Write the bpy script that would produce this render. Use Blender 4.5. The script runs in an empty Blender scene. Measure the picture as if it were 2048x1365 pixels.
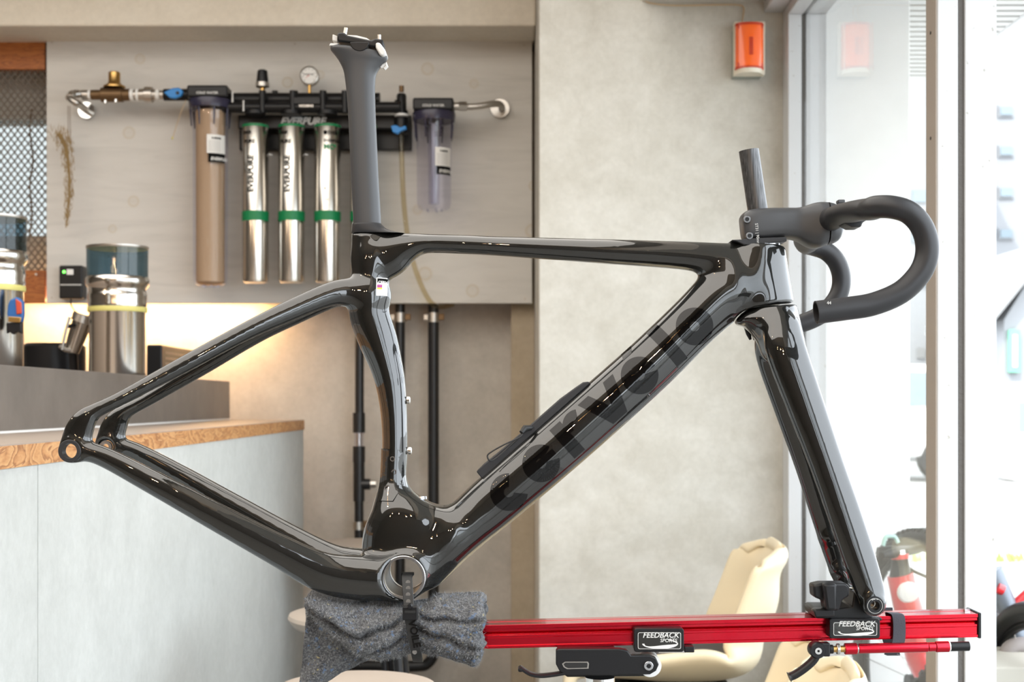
import bpy, bmesh, math, random
import numpy as np
from mathutils import Vector, Matrix
from mathutils.bvhtree import BVHTree

S = bpy.context.scene
COL = S.collection
random.seed(7)
R = math.radians

# ------------------------------------------------------------------ camera, world, sun, exposure
FPX, HORIZON, HC, CY = 2844.0, 805.0, 1.05, -1.65      # focal length in px (2048 wide), horizon row, camera height, camera y
cam_d = bpy.data.cameras.new('camera')
cam_d.lens = 50.0
cam_d.sensor_width = 36.0
cam_d.shift_y = (HORIZON - 682.5) / 2048.0
cam_d.dof.use_dof = True
cam_d.dof.focus_distance = 1.60
cam_d.dof.aperture_fstop = 11.0
cam_d.clip_start = 0.02
cam_d.clip_end = 300
cam = bpy.data.objects.new('camera', cam_d)
COL.objects.link(cam)
cam.location = (0, CY, HC)
cam.rotation_euler = (R(90), 0, 0)
S.camera = cam

W = bpy.data.worlds.new('sky')
S.world = W
W.use_nodes = True
wn = W.node_tree
wn.nodes.clear()
_bg = wn.nodes.new('ShaderNodeBackground')
_out = wn.nodes.new('ShaderNodeOutputWorld')
_bg.inputs[0].default_value = (0.86, 0.93, 1.0, 1)
_bg.inputs[1].default_value = 2.7
wn.links.new(_bg.outputs[0], _out.inputs[0])

sun_d = bpy.data.lights.new('sun', 'SUN')
sun_d.energy = 2.0
sun_d.angle = R(0.6)
sun_d.color = (1.0, 0.95, 0.86)
sun = bpy.data.objects.new('sun', sun_d)
COL.objects.link(sun)
sun.rotation_euler = (R(42), 0, R(-32))

S.view_settings.view_transform = 'Standard'
S.view_settings.look = 'None'
S.view_settings.gamma = 1.0
S.view_settings.exposure = 1.08
S.view_settings.use_curve_mapping = False
try:
    S.cycles.use_denoising = True
    S.cycles.denoiser = 'OPENIMAGEDENOISE'
    S.cycles.max_bounces = 10
    S.cycles.diffuse_bounces = 6
    S.cycles.glossy_bounces = 5
    S.cycles.transparent_max_bounces = 16
    S.cycles.sample_clamp_indirect = 6.0
    S.cycles.caustics_reflective = False
    S.cycles.caustics_refractive = False
except Exception:
    pass


def lamp(name, kind, loc, rot, energy, color, size=1.0, size_y=None):
    d = bpy.data.lights.new(name, kind)
    d.energy = energy
    d.color = color
    if kind == 'AREA':
        d.shape = 'RECTANGLE'
        d.size = size
        d.size_y = size_y or size
    else:
        d.shadow_soft_size = size
    o = bpy.data.objects.new(name, d)
    COL.objects.link(o)
    o.location = loc
    o.rotation_euler = rot
    return o


# pendant bulbs of the shop
BULBS = ((-1.1, -3.4, 1.95), (-0.55, -3.9, 2.0), (-0.05, -3.4, 1.9), (-1.6, -4.4, 2.0), (-0.3, -4.8, 2.05), (-2.4, 0.2, 2.1), (-1.5, -1.9, 2.35))
for _b in BULBS:
    lamp('pendant_light', 'POINT', (_b[0], _b[1], _b[2] - 0.08), (0, 0, 0), 5, (1.0, 0.66, 0.38), 0.018)
lamp('overhead_fill_light', 'AREA', (-1.5, -0.9, 2.72), (0, 0, 0), 88, (1.0, 0.95, 0.88), 3.6, 5.0)  # added unseen fill light, brightens the room and the board


def P(px, py, d=1.65):
    """a point of the photograph at distance d in front of the camera, as a world point"""
    return Vector(((px - 1024.0) / FPX * d, CY + d, HC - (py - HORIZON) / FPX * d))


def PY(px, py, yc):
    """same with the world y given"""
    return P(px, py, yc - CY)


# ------------------------------------------------------------------ materials
MATS = {}


def mat(name, color=(0.5, 0.5, 0.5), rough=0.5, metal=0.0, coat=0.0, coat_rough=0.03, spec=0.5, emit=None, emit_s=0.0,
        trans=0.0, ior=1.45, alpha=1.0):
    m = bpy.data.materials.new(name)
    m.use_nodes = True
    b = m.node_tree.nodes['Principled BSDF']
    b.inputs['Base Color'].default_value = (*color, 1)
    b.inputs['Roughness'].default_value = rough
    b.inputs['Metallic'].default_value = metal
    b.inputs['Coat Weight'].default_value = coat
    b.inputs['Coat Roughness'].default_value = coat_rough
    b.inputs['Specular IOR Level'].default_value = spec
    b.inputs['Transmission Weight'].default_value = trans
    b.inputs['IOR'].default_value = ior
    b.inputs['Alpha'].default_value = alpha
    if emit:
        b.inputs['Emission Color'].default_value = (*emit, 1)
        b.inputs['Emission Strength'].default_value = emit_s
    MATS[name] = m
    return m


def nn(m, t, **kw):
    n = m.node_tree.nodes.new(t)
    for k, v in kw.items():
        setattr(n, k, v)
    return n


def ln(m, a, b):
    m.node_tree.links.new(a, b)


def bsdf(m):
    return m.node_tree.nodes['Principled BSDF']


def coords(m, scale=(1, 1, 1), kind='Object', rot=(0, 0, 0)):
    tc = nn(m, 'ShaderNodeTexCoord')
    mp = nn(m, 'ShaderNodeMapping')
    mp.inputs['Scale'].default_value = scale
    mp.inputs['Rotation'].default_value = rot
    ln(m, tc.outputs[kind], mp.inputs[0])
    return mp.outputs[0]


def noise(m, vec, scale, detail=5, rough=0.6, dist=0.0):
    n = nn(m, 'ShaderNodeTexNoise')
    n.inputs['Scale'].default_value = scale
    n.inputs['Detail'].default_value = detail
    n.inputs['Roughness'].default_value = rough
    n.inputs['Distortion'].default_value = dist
    ln(m, vec, n.inputs['Vector'])
    return n.outputs[0]


def ramp(m, fac, stops):
    r = nn(m, 'ShaderNodeValToRGB')
    el = r.color_ramp.elements
    while len(el) < len(stops):
        el.new(0.5)
    for e, (p, c) in zip(el, stops):
        e.position = p
        e.color = (*c, 1) if len(c) == 3 else c
    ln(m, fac, r.inputs[0])
    return r.outputs[0]


def mixc(m, fac, a, b, mode='MIX'):
    n = nn(m, 'ShaderNodeMix', data_type='RGBA', blend_type=mode)
    for s, v in ((0, fac), (6, a), (7, b)):
        if hasattr(v, 'is_linked') or hasattr(v, 'links'):
            ln(m, v, n.inputs[s])
        elif isinstance(v, (int, float)):
            n.inputs[s].default_value = v
        else:
            n.inputs[s].default_value = (*v, 1)
    return n.outputs[2]


def bump(m, h, strength=0.2, dist=0.002):
    b = nn(m, 'ShaderNodeBump')
    b.inputs['Strength'].default_value = strength
    b.inputs['Distance'].default_value = dist
    ln(m, h, b.inputs['Height'])
    ln(m, b.outputs[0], bsdf(m).inputs['Normal'])


def concrete(name, c0, c1, c2, big=1.6, patches=0.5, rough=0.85, bstr=0.25):
    m = mat(name, c1, rough)
    v = coords(m)
    n1 = noise(m, v, big, 6, 0.62, 0.6)
    n2 = noise(m, v, big * 5.5, 8, 0.7, 0.3)
    n3 = noise(m, v, 60, 4, 0.7)
    c = ramp(m, n1, [(0.32, c0), (0.5, c1), (0.68, c2)])
    c = mixc(m, patches, c, ramp(m, n2, [(0.3, c0), (0.55, c1), (0.75, c2)]))
    c = mixc(m, 0.10, c, ramp(m, n3, [(0.35, (0.25, 0.25, 0.24)), (0.65, (1, 1, 1))]), 'MULTIPLY')
    ln(m, c, bsdf(m).inputs['Base Color'])
    bump(m, n3, bstr, 0.0012)
    return m


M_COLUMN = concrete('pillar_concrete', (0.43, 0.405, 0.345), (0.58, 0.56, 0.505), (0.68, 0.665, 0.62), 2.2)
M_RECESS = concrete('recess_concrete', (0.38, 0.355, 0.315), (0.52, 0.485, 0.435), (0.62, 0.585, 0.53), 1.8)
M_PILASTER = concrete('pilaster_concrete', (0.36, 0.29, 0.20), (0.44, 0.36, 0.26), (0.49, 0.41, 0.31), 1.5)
M_PLASTER = concrete('counter_plaster', (0.46, 0.465, 0.44), (0.53, 0.535, 0.51), (0.58, 0.585, 0.56), 2.0, 0.6)
M_BEAM = concrete('beam_plaster', (0.68, 0.61, 0.50), (0.78, 0.71, 0.60), (0.82, 0.76, 0.66), 1.2)
M_FLOOR = concrete('floor_concrete', (0.16, 0.155, 0.14), (0.22, 0.21, 0.195), (0.28, 0.27, 0.25), 1.0, 0.5, 0.5)
M_BROWN = mat('dark_wood_panelling', (0.05, 0.032, 0.022), 0.5)
M_SHOP = mat('shop_wall_paint', (0.095, 0.080, 0.065), 0.8)
M_CEIL = mat('ceiling_paint', (0.28, 0.265, 0.24), 0.85)
M_WHITEPAINT = mat('white_window_paint', (0.78, 0.79, 0.80), 0.4)
v = coords(M_WHITEPAINT)
ln(M_WHITEPAINT, ramp(M_WHITEPAINT, noise(M_WHITEPAINT, v, 90, 3, 0.5), [(0.25, (0.36, 0.34, 0.30)), (0.30, (0.56, 0.565, 0.57))]),
   bsdf(M_WHITEPAINT).inputs['Base Color'])
M_STUCCO = mat('white_stucco', (0.84, 0.83, 0.81), 0.9)
M_GASKET = mat('grey_gasket', (0.12, 0.11, 0.10), 0.85)
bump(M_GASKET, noise(M_GASKET, coords(M_GASKET), 130, 3), 0.8, 0.003)


def wood(name, dark, mid, light, scale, axis_scale, rough=0.5, dist=2.0):
    m = mat(name, mid, rough)
    v = coords(m, axis_scale)
    w = nn(m, 'ShaderNodeTexNoise')
    w.inputs['Scale'].default_value = scale
    w.inputs['Detail'].default_value = 3
    w.inputs['Distortion'].default_value = dist
    ln(m, v, w.inputs['Vector'])
    mt = nn(m, 'ShaderNodeMath', operation='MULTIPLY')
    mt.inputs[1].default_value = 9.0
    ln(m, w.outputs[0], mt.inputs[0])
    fr = nn(m, 'ShaderNodeMath', operation='FRACT')
    ln(m, mt.outputs[0], fr.inputs[0])
    c = ramp(m, fr.outputs[0], [(0.0, light), (0.55, mid), (0.86, dark), (1.0, light)])
    f = noise(m, coords(m, tuple(a * 14 for a in axis_scale)), scale * 1.5, 4)
    c = mixc(m, 0.25, c, ramp(m, f, [(0.3, dark), (0.7, light)]))
    ln(m, c, bsdf(m).inputs['Base Color'])
    bump(m, fr.outputs[0], 0.08, 0.001)
    return m


M_PLY = wood('larch_ply_edge', (0.24, 0.08, 0.022), (0.52, 0.24, 0.085), (0.66, 0.37, 0.16), 3.0, (1.5, 1.5, 5))
M_REDWOOD = wood('orange_timber', (0.16, 0.04, 0.008), (0.34, 0.10, 0.02), (0.42, 0.14, 0.03), 4.0, (1, 2, 6), 0.5)
M_LAMINATE = mat('taupe_laminate', (0.34, 0.28, 0.235), 0.35)
M_TAUPE = mat('taupe_brushed_panel', (0.20, 0.175, 0.155), 0.42, 0.35)
_v = coords(M_TAUPE)
ln(M_TAUPE, ramp(M_TAUPE, noise(M_TAUPE, _v, 7, 6, 0.65), [(0.3, (0.17, 0.15, 0.135)), (0.7, (0.24, 0.21, 0.185))]), bsdf(M_TAUPE).inputs['Base Color'])

# whitewashed plywood with painted over knots
M_BOARD = mat('whitewashed_plywood', (0.52, 0.49, 0.45), 0.6)
_m = M_BOARD
_v = coords(_m, (1, 1, 1))
_g = noise(_m, coords(_m, (1.2, 1, 9)), 2.2, 6, 0.6, 1.5)
_c = ramp(_m, _g, [(0.25, (0.54, 0.52, 0.485)), (0.5, (0.61, 0.585, 0.545)), (0.8, (0.65, 0.625, 0.585))])
_KN = [(280, 118), (258, 266), (267, 403), (225, 458), (575, 165), (855, 138), (948, 168), (835, 420), (1068, 372), (1064, 462), (945, 582), (640, 150), (850, 548)]
for kx, ky in _KN:
    p = P(kx, ky, 4.6)
    d = nn(_m, 'ShaderNodeVectorMath', operation='DISTANCE')
    ln(_m, _v, d.inputs[0])
    d.inputs[1].default_value = (p.x, p.y, p.z)
    rr = 0.016 + 0.004 * math.sin(kx)
    k = ramp(_m, d.outputs['Value'], [(0.0, (0.15,) * 3), (rr * 0.7, (0.1,) * 3), (rr, (0.55,) * 3), (rr * 1.25, (0.0,) * 3)])
    _c = mixc(_m, k, _c, (0.50, 0.40, 0.26))
ln(_m, _c, bsdf(_m).inputs['Base Color'])

# frame paint: graphite flake under clear coat
M_PAINT = mat('graphite_frame_paint', (0.030, 0.029, 0.026), 0.42, 0.2, 1.0, 0.008, spec=0.15)
bsdf_p = M_PAINT.node_tree.nodes['Principled BSDF']
bsdf_p.inputs['Coat IOR'].default_value = 1.75
_f = noise(M_PAINT, coords(M_PAINT), 900, 2)
ln(M_PAINT, ramp(M_PAINT, _f, [(0.3, (0.0025, 0.0026, 0.0022)), (0.7, (0.0095, 0.0097, 0.0082))]), bsdf(M_PAINT).inputs['Base Color'])
M_LETTER = mat('gloss_black_lettering', (0.002, 0.002, 0.002), 0.3, 0, 1.0, 0.01, spec=0.0)
M_LETTER.node_tree.nodes['Principled BSDF'].inputs['Coat IOR'].default_value = 1.42
M_MATTE = mat('matte_black_anodising', (0.022, 0.022, 0.024), 0.42, 0.0, spec=0.4)
M_SATIN = mat('satin_grey_carbon', (0.046, 0.047, 0.050), 0.38, 0.0)
M_STEERER = mat('brushed_carbon_tube', (0.045, 0.045, 0.047), 0.35, 0.5)
_s = noise(M_STEERER, coords(M_STEERER, (1, 1, 0.02)), 900, 2)
ln(M_STEERER, ramp(M_STEERER, _s, [(0.3, (0.03, 0.03, 0.03)), (0.7, (0.11, 0.11, 0.112))]), bsdf(M_STEERER).inputs['Base Color'])
M_BLACKPL = mat('black_plastic', (0.008, 0.008, 0.009), 0.36, spec=0.35)
M_BLACKPIPE = mat('black_pipe_plastic', (0.014, 0.014, 0.015), 0.30)
M_RUBBER = mat('black_rubber', (0.010, 0.010, 0.010), 0.5)
M_ALU = mat('machined_aluminium', (0.55, 0.56, 0.58), 0.22, 1.0)
M_DARKSTEEL = mat('dark_steel', (0.16, 0.16, 0.16), 0.3, 1.0)
M_CHROME = mat('chrome_steel', (0.70, 0.69, 0.67), 0.10, 1.0)
M_STEEL = mat('stainless_steel', (0.62, 0.59, 0.55), 0.16, 1.0)
M_DULL = mat('dull_steel', (0.52, 0.49, 0.45), 0.35, 1.0)
M_BRASS = mat('brass_fitting', (0.55, 0.34, 0.12), 0.30, 1.0)
M_BRONZE = mat('aged_bronze', (0.17, 0.105, 0.055), 0.45, 0.8)
M_WHITEPL = mat('white_plastic', (0.80, 0.79, 0.77), 0.45)
M_TAPE = mat('white_masking_tape', (0.60, 0.585, 0.56), 0.6)
M_RED = mat('red_anodised_aluminium', (0.55, 0.006, 0.022), 0.20, 0.85, 0.3)
bump(M_RED, noise(M_RED, coords(M_RED), 1100, 2), 0.12, 0.0003)
M_BLUE = mat('blue_valve_handle', (0.01, 0.20, 0.55), 0.35)
M_GREEN = mat('green_band', (0.004, 0.20, 0.065), 0.45)
M_BLACKPRINT = mat('black_print', (0.01, 0.01, 0.01), 0.9, spec=0.05)
M_GREYPRINT = mat('silver_print', (0.62, 0.62, 0.60), 0.4)
M_WHITEPRINT = mat('white_print', (0.82, 0.81, 0.78), 0.6)
M_KRAFT = mat('brown_filter_core', (0.50, 0.345, 0.20), 0.7)
M_CREAM = mat('cream_shell_plastic', (0.78, 0.67, 0.47), 0.35)
M_STOOL = mat('pale_wood_seat', (0.44, 0.37, 0.31), 0.5)
M_ORANGE = mat('orange_lens', (0.95, 0.13, 0.008), 0.25, 0, 0.6)
M_DKORANGE = mat('dark_orange_lens', (0.50, 0.035, 0.006), 0.3)
M_CREAMPL = mat('ivory_plastic', (0.72, 0.66, 0.54), 0.5)
M_GREYGREEN = mat('grey_green_backbox', (0.30, 0.32, 0.28), 0.6)
M_WIRE = mat('beige_wire', (0.55, 0.40, 0.24), 0.5)
M_YELLOWTAPE = mat('yellow_seal', (0.62, 0.56, 0.18), 0.5)
M_DRIED = mat('dried_grass', (0.30, 0.20, 0.085), 0.9)
M_TWIG = mat('dry_brown_twig', (0.14, 0.08, 0.04), 0.9)
M_MESH = mat('galvanised_mesh', (0.25, 0.21, 0.17), 0.5, 0.5)
M_STRAPGREY = mat('navy_grey_webbing', (0.055, 0.055, 0.068), 0.8)
bump(M_STRAPGREY, noise(M_STRAPGREY, coords(M_STRAPGREY), 900, 2), 0.6, 0.0006)
M_BULB = mat('warm_bulb', (1, 0.8, 0.5), 0.5, emit=(1.0, 0.55, 0.22), emit_s=9)
M_LEDSTRIP = mat('led_strip_diffuser', (1, 0.9, 0.7), 0.5, emit=(1.0, 0.62, 0.26), emit_s=16)
M_GREENLED = mat('green_indicator', (0.1, 0.8, 0.1), 0.5, emit=(0.15, 1.0, 0.1), emit_s=2.0)

# cloth
M_FELT = mat('grey_recycled_felt', (0.16, 0.165, 0.17), 0.95, spec=0.1)
_m = M_FELT
_v = coords(_m)
_a = noise(_m, _v, 420, 4, 0.8)
_b = noise(_m, _v, 60, 5, 0.7)
_c = ramp(_m, _a, [(0.37, (0.016, 0.017, 0.020)), (0.5, (0.085, 0.088, 0.095)), (0.63, (0.26, 0.26, 0.26))])
_c = mixc(_m, 0.35, _c, ramp(_m, _b, [(0.35, (0.04, 0.04, 0.045)), (0.65, (0.15, 0.15, 0.15))]))
_bl = ramp(_m, noise(_m, _v, 170, 2, 0.5), [(0.62, (0, 0, 0)), (0.70, (0.7, 0.7, 0.7))])
_c = mixc(_m, _bl, _c, (0.10, 0.17, 0.30))
_mp = coords(_m, (1, 1, 1), rot=(1, 0.5, 0.2))
_yl = ramp(_m, noise(_m, _mp, 210, 2, 0.5), [(0.68, (0, 0, 0)), (0.74, (0.7, 0.7, 0.7))])
_c = mixc(_m, _yl, _c, (0.36, 0.30, 0.13))
ln(_m, _c, bsdf(_m).inputs['Base Color'])
bump(_m, _a, 0.9, 0.0025)
bsdf(_m).inputs['Sheen Weight'].default_value = 0.15
M_FUZZ = mat('felt_fibres', (0.42, 0.43, 0.44), 0.9)


def clear(name, tint, gloss=(1, 1, 1), ior=1.45, rough=0.02, facing_tint=None):
    """clear sheet: transparent with a Fresnel reflection"""
    m = bpy.data.materials.new(name)
    m.use_nodes = True
    t = m.node_tree
    t.nodes.clear()
    o = t.nodes.new('ShaderNodeOutputMaterial')
    mx = t.nodes.new('ShaderNodeMixShader')
    tr = t.nodes.new('ShaderNodeBsdfTransparent')
    gl = t.nodes.new('ShaderNodeBsdfGlossy')
    lw = t.nodes.new('ShaderNodeLayerWeight')
    lw.inputs[0].default_value = 0.5
    pw = t.nodes.new('ShaderNodeMath')
    pw.operation = 'POWER'
    pw.inputs[1].default_value = 5.0
    t.links.new(lw.outputs['Facing'], pw.inputs[0])
    fr = t.nodes.new('ShaderNodeMath')
    fr.operation = 'MULTIPLY_ADD'
    r0 = ((ior - 1) / (ior + 1)) ** 2
    fr.inputs[1].default_value = (1 - r0) * 0.6
    fr.inputs[2].default_value = r0
    t.links.new(pw.outputs[0], fr.inputs[0])
    tr.inputs[0].default_value = (*tint, 1)
    gl.inputs[0].default_value = (*gloss, 1)
    gl.inputs[1].default_value = rough
    t.links.new(fr.outputs[0], mx.inputs[0])
    t.links.new(tr.outputs[0], mx.inputs[1])
    t.links.new(gl.outputs[0], mx.inputs[2])
    t.links.new(mx.outputs[0], o.inputs[0])
    return m


M_GLASS = clear('window_glass', (0.97, 0.98, 0.98))
M_SKYDIM = clear('sky_dimming_glass', (0.42, 0.43, 0.42), rough=0.3)
M_SMOKE = clear('smoked_acrylic', (0.30, 0.40, 0.45))
M_CLEARBOWL = clear('bluish_clear_bowl', (0.90, 0.90, 0.95), ior=1.5)
M_CLEARTUBE = clear('clear_tubing', (0.86, 0.80, 0.66))


# ------------------------------------------------------------------ mesh helpers
class MB:
    def __init__(self):
        self.v, self.f = [], []

    def add(self, vs, fs):
        o = len(self.v)
        self.v += [tuple(x) for x in vs]
        self.f += [tuple(i + o for i in f) for f in fs]
        return self

    def box(self, lo, hi):
        x0, y0, z0 = lo
        x1, y1, z1 = hi
        vs = [(x0, y0, z0), (x1, y0, z0), (x1, y1, z0), (x0, y1, z0), (x0, y0, z1), (x1, y0, z1), (x1, y1, z1), (x0, y1, z1)]
        return self.add(vs, [(0, 3, 2, 1), (4, 5, 6, 7), (0, 1, 5, 4), (1, 2, 6, 5), (2, 3, 7, 6), (3, 0, 4, 7)])

    def prism(self, poly, y0, y1):
        """polygon in (x, z) extruded along y"""
        n = len(poly)
        vs = [(x, y0, z) for x, z in poly] + [(x, y1, z) for x, z in poly]
        fs = [tuple(range(n)), tuple(range(2 * n - 1, n - 1, -1))]
        fs += [(i, i + n, (i + 1) % n + n, (i + 1) % n) for i in range(n)]
        return self.add(vs, fs)

    def sweep(self, pts, rad, seg=20, up=Vector((0, 1, 0)), hollow_end=False, hollow_start=False, cap=True, power=2.0):
        """tube along pts; rad = r, list of r, or list of (across, along up)"""
        pts = [Vector(p) for p in pts]
        n = len(pts)
        if not isinstance(rad, (list, tuple)):
            rad = [rad] * n
        rings = []
        T0 = None
        N = None
        for i, p in enumerate(pts):
            T = (pts[min(i + 1, n - 1)] - pts[max(i - 1, 0)]).normalized()
            if N is None:
                N = up - T * up.dot(T)
                if N.length < 1e-4:
                    N = Vector((1, 0, 0)) - T * T.x
                N.normalize()
            else:
                N = (N - T * N.dot(T)).normalized()
            B = T.cross(N)
            r = rad[i]
            ra, rb = r if isinstance(r, (tuple, list)) else (r, r)
            ring = []
            for k in range(seg):
                a = 2 * math.pi * k / seg
                c, s = math.cos(a), math.sin(a)
                if power != 2.0:
                    c = math.copysign(abs(c) ** (2 / power), c)
                    s = math.copysign(abs(s) ** (2 / power), s)
                ring.append(p + B * (ra * c) + N * (rb * s))
            rings.append((ring, p, T, B, N, (ra, rb)))
        seq = [r[0] for r in rings]

        def inner(idx, sgn):
            ring, p, T, B, N, (ra, rb) = rings[idx]
            out = []
            for dep, sc in ((0, 0.84), (0.02, 0.84)):
                out.append([q + (p - q) * (1 - sc) + T * sgn * dep for q in ring])
            return out
        if hollow_end:
            seq += inner(-1, -1)
        if hollow_start:
            seq = inner(0, 1)[::-1] + seq
        o = len(self.v)
        for ring in seq:
            self.v += [tuple(q) for q in ring]
        for i in range(len(seq) - 1):
            for k in range(seg):
                a, b = o + i * seg + k, o + i * seg + (k + 1) % seg
                self.f.append((a, a + seg, b + seg, b))
        if cap:
            self.f.append(tuple(range(o, o + seg)))
            e = o + (len(seq) - 1) * seg
            self.f.append(tuple(range(e + seg - 1, e - 1, -1)))
        return self

    def lathe(self, prof, origin, axis='z', seg=32, cap=True):
        """prof = [(r, h)...] turned about an axis through origin"""
        O = Vector(origin)
        o = len(self.v)
        for r, h in prof:
            for k in range(seg):
                a = 2 * math.pi * k / seg
                c, s = r * math.cos(a), r * math.sin(a)
                q = {'z': (c, s, h), 'y': (c, h, -s), 'x': (h, c, s)}[axis]
                self.v.append(tuple(O + Vector(q)))
        for i in range(len(prof) - 1):
            for k in range(seg):
                a, b = o + i * seg + k, o + i * seg + (k + 1) % seg
                self.f.append((a, b, b + seg, a + seg))
        if cap:
            self.f.append(tuple(range(o + seg - 1, o - 1, -1)))
            e = o + (len(prof) - 1) * seg
            self.f.append(tuple(range(e, e + seg)))
        return self

    def loft(self, st, power=2.4, seg=28, sub=5):
        """st = [(edge A, edge B, half thickness)], edges as world points in one y plane"""
        A = catmull([s[0] for s in st], sub)
        B = catmull([s[1] for s in st], sub)
        b = [x[0] for x in catmull([Vector((s[2], 0, 0)) for s in st], sub)]
        o = len(self.v)
        for p, q, t in zip(A, B, b):
            c = (p + q) / 2
            h = (q - p) / 2
            for k in range(seg):
                a = 2 * math.pi * k / seg
                cc, ss = math.cos(a), math.sin(a)
                cc = math.copysign(abs(cc) ** (2 / power), cc)
                ss = math.copysign(abs(ss) ** (2 / power), ss)
                self.v.append(tuple(c + h * cc + Vector((0, t * ss, 0))))
        n = len(A)
        for i in range(n - 1):
            for k in range(seg):
                a_, b_ = o + i * seg + k, o + i * seg + (k + 1) % seg
                self.f.append((a_, b_, b_ + seg, a_ + seg))
        self.f.append(tuple(range(o + seg - 1, o - 1, -1)))
        e = o + (n - 1) * seg
        self.f.append(tuple(range(e, e + seg)))
        return self

    def build(self, name, m, parent=None, smooth=True, bevel=0.0, bseg=2, fixn=True, angle=40, sub=0):
        me = bpy.data.meshes.new(name)
        me.from_pydata(self.v, [], self.f)
        if fixn:
            bm = bmesh.new()
            bm.from_mesh(me)
            bmesh.ops.recalc_face_normals(bm, faces=bm.faces)
            bm.to_mesh(me)
            bm.free()
        return link(name, me, m, parent, smooth, bevel, bseg, angle, sub)


def link(name, me, m, parent=None, smooth=True, bevel=0.0, bseg=2, angle=40, sub=0):
    if m and not me.materials:
        me.materials.append(m)
    if smooth:
        me.polygons.foreach_set('use_smooth', [True] * len(me.polygons))
        try:
            me.set_sharp_from_angle(angle=R(angle))
        except Exception:
            pass
    o = bpy.data.objects.new(name, me)
    COL.objects.link(o)
    if parent is not None:
        o.parent = parent
        o.matrix_parent_inverse = Matrix.Translation(-Vector(parent_loc(parent)))
    if bevel > 0:
        b = o.modifiers.new('bevel', 'BEVEL')
        b.width = bevel
        b.segments = bseg
        b.limit_method = 'ANGLE'
        b.angle_limit = R(35)
        b.harden_normals = False
    if sub:
        s = o.modifiers.new('sub', 'SUBSURF')
        s.levels = s.render_levels = sub
    return o


def parent_loc(o):
    return ROOT_LOC.get(o.name, Vector((0, 0, 0)))


ROOT_LOC = {}


def thing(name, label, cat, loc=(0, 0, 0), group=None):
    """an Empty at the thing's base that parents its parts (parts are modelled in world coordinates)"""
    o = bpy.data.objects.new(name, None)
    COL.objects.link(o)
    o.location = loc
    o.empty_display_size = 0.05
    ROOT_LOC[o.name] = Vector(loc)
    o['label'] = label
    o['category'] = cat
    if group:
        o['group'] = group
    return o


def tag(o, label, cat, group=None):
    o['label'] = label
    o['category'] = cat
    if group:
        o['group'] = group
    return o


def structure(o):
    o['kind'] = 'structure'
    return o


def catmull(pts, sub):
    pts = [Vector(p) for p in pts]
    if len(pts) < 3:
        return [pts[0].lerp(pts[-1], t / sub) for t in range(sub + 1)]
    out = []
    for i in range(len(pts) - 1):
        p0 = pts[i - 1] if i > 0 else pts[0] * 2 - pts[1]
        p1, p2 = pts[i], pts[i + 1]
        p3 = pts[i + 2] if i + 2 < len(pts) else pts[-1] * 2 - pts[-2]
        for t in range(sub):
            u = t / sub
            out.append(0.5 * ((2 * p1) + (p2 - p0) * u + (2 * p0 - 5 * p1 + 4 * p2 - p3) * u * u + (3 * p1 - p0 - 3 * p2 + p3) * u ** 3))
    out.append(pts[-1])
    return out


def rrect(x0, z0, x1, z1, r, seg=5):
    pts = []
    for cx, cz, a0 in ((x1 - r, z1 - r, 0), (x0 + r, z1 - r, 90), (x0 + r, z0 + r, 180), (x1 - r, z0 + r, 270)):
        for k in range(seg + 1):
            a = R(a0 + 90 * k / seg)
            pts.append((cx + r * math.cos(a), cz + r * math.sin(a)))
    return pts


def text_geo(body, size, offset=0.0, shear=0.0, extrude=0.0, space=1.0, align='LEFT'):
    cu = bpy.data.curves.new('t', 'FONT')
    cu.body = body
    cu.size = size
    cu.offset = offset
    cu.shear = shear
    cu.extrude = extrude
    cu.space_character = space
    cu.align_x = align
    cu.resolution_u = 4
    o = bpy.data.objects.new('t', cu)
    COL.objects.link(o)
    dg = bpy.context.evaluated_depsgraph_get()
    me = o.evaluated_get(dg).to_mesh()
    vs = [v.co.copy() for v in me.vertices]
    fs = [tuple(p.vertices) for p in me.polygons]
    o.evaluated_get(dg).to_mesh_clear()
    bpy.data.objects.remove(o)
    bpy.data.curves.remove(cu)
    return vs, fs


def print_text(name, body, size, at, m, parent, xdir=Vector((1, 0, 0)), zdir=Vector((0, 0, 1)), thick=0.0004, **kw):
    """lettering lying in the plane of xdir and zdir, raised by its own thickness towards the reader"""
    vs, fs = text_geo(body, size, extrude=thick / 2, **kw)
    nrm = xdir.cross(zdir)
    b = MB()
    b.add([Vector(at) + xdir * v.x + zdir * v.y + nrm * (v.z + thick / 2) for v in vs], fs)
    return b.build(name, m, parent, smooth=False, fixn=False)


def cyl_text(name, body, size, centre, radius, phi0, m, parent, z0, vertical=False, **kw):
    """lettering wrapped on a vertical cylinder; phi measured from the camera side towards +x"""
    vs, fs = text_geo(body, size, **kw)
    bm = bmesh.new()
    bv = [bm.verts.new(v) for v in vs]
    for f in fs:
        try:
            bm.faces.new([bv[i] for i in f])
        except Exception:
            pass
    bmesh.ops.triangulate(bm, faces=bm.faces)
    for _ in range(4):
        es = [e for e in bm.edges if e.calc_length() > 0.005]
        if not es:
            break
        bmesh.ops.subdivide_edges(bm, edges=es, cuts=1)
        bmesh.ops.triangulate(bm, faces=[f for f in bm.faces if len(f.verts) > 3])
    radius += 0.0005
    me = bpy.data.meshes.new(name)
    for v in bm.verts:
        x, y = v.co.x, v.co.y
        if vertical:
            x, y = -y, x
        a = phi0 + x / radius
        v.co = Vector((centre[0] + radius * math.sin(a), centre[1] - radius * math.cos(a), z0 + y))
    bm.to_mesh(me)
    bm.free()
    return link(name, me, m, parent, smooth=False)


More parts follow.
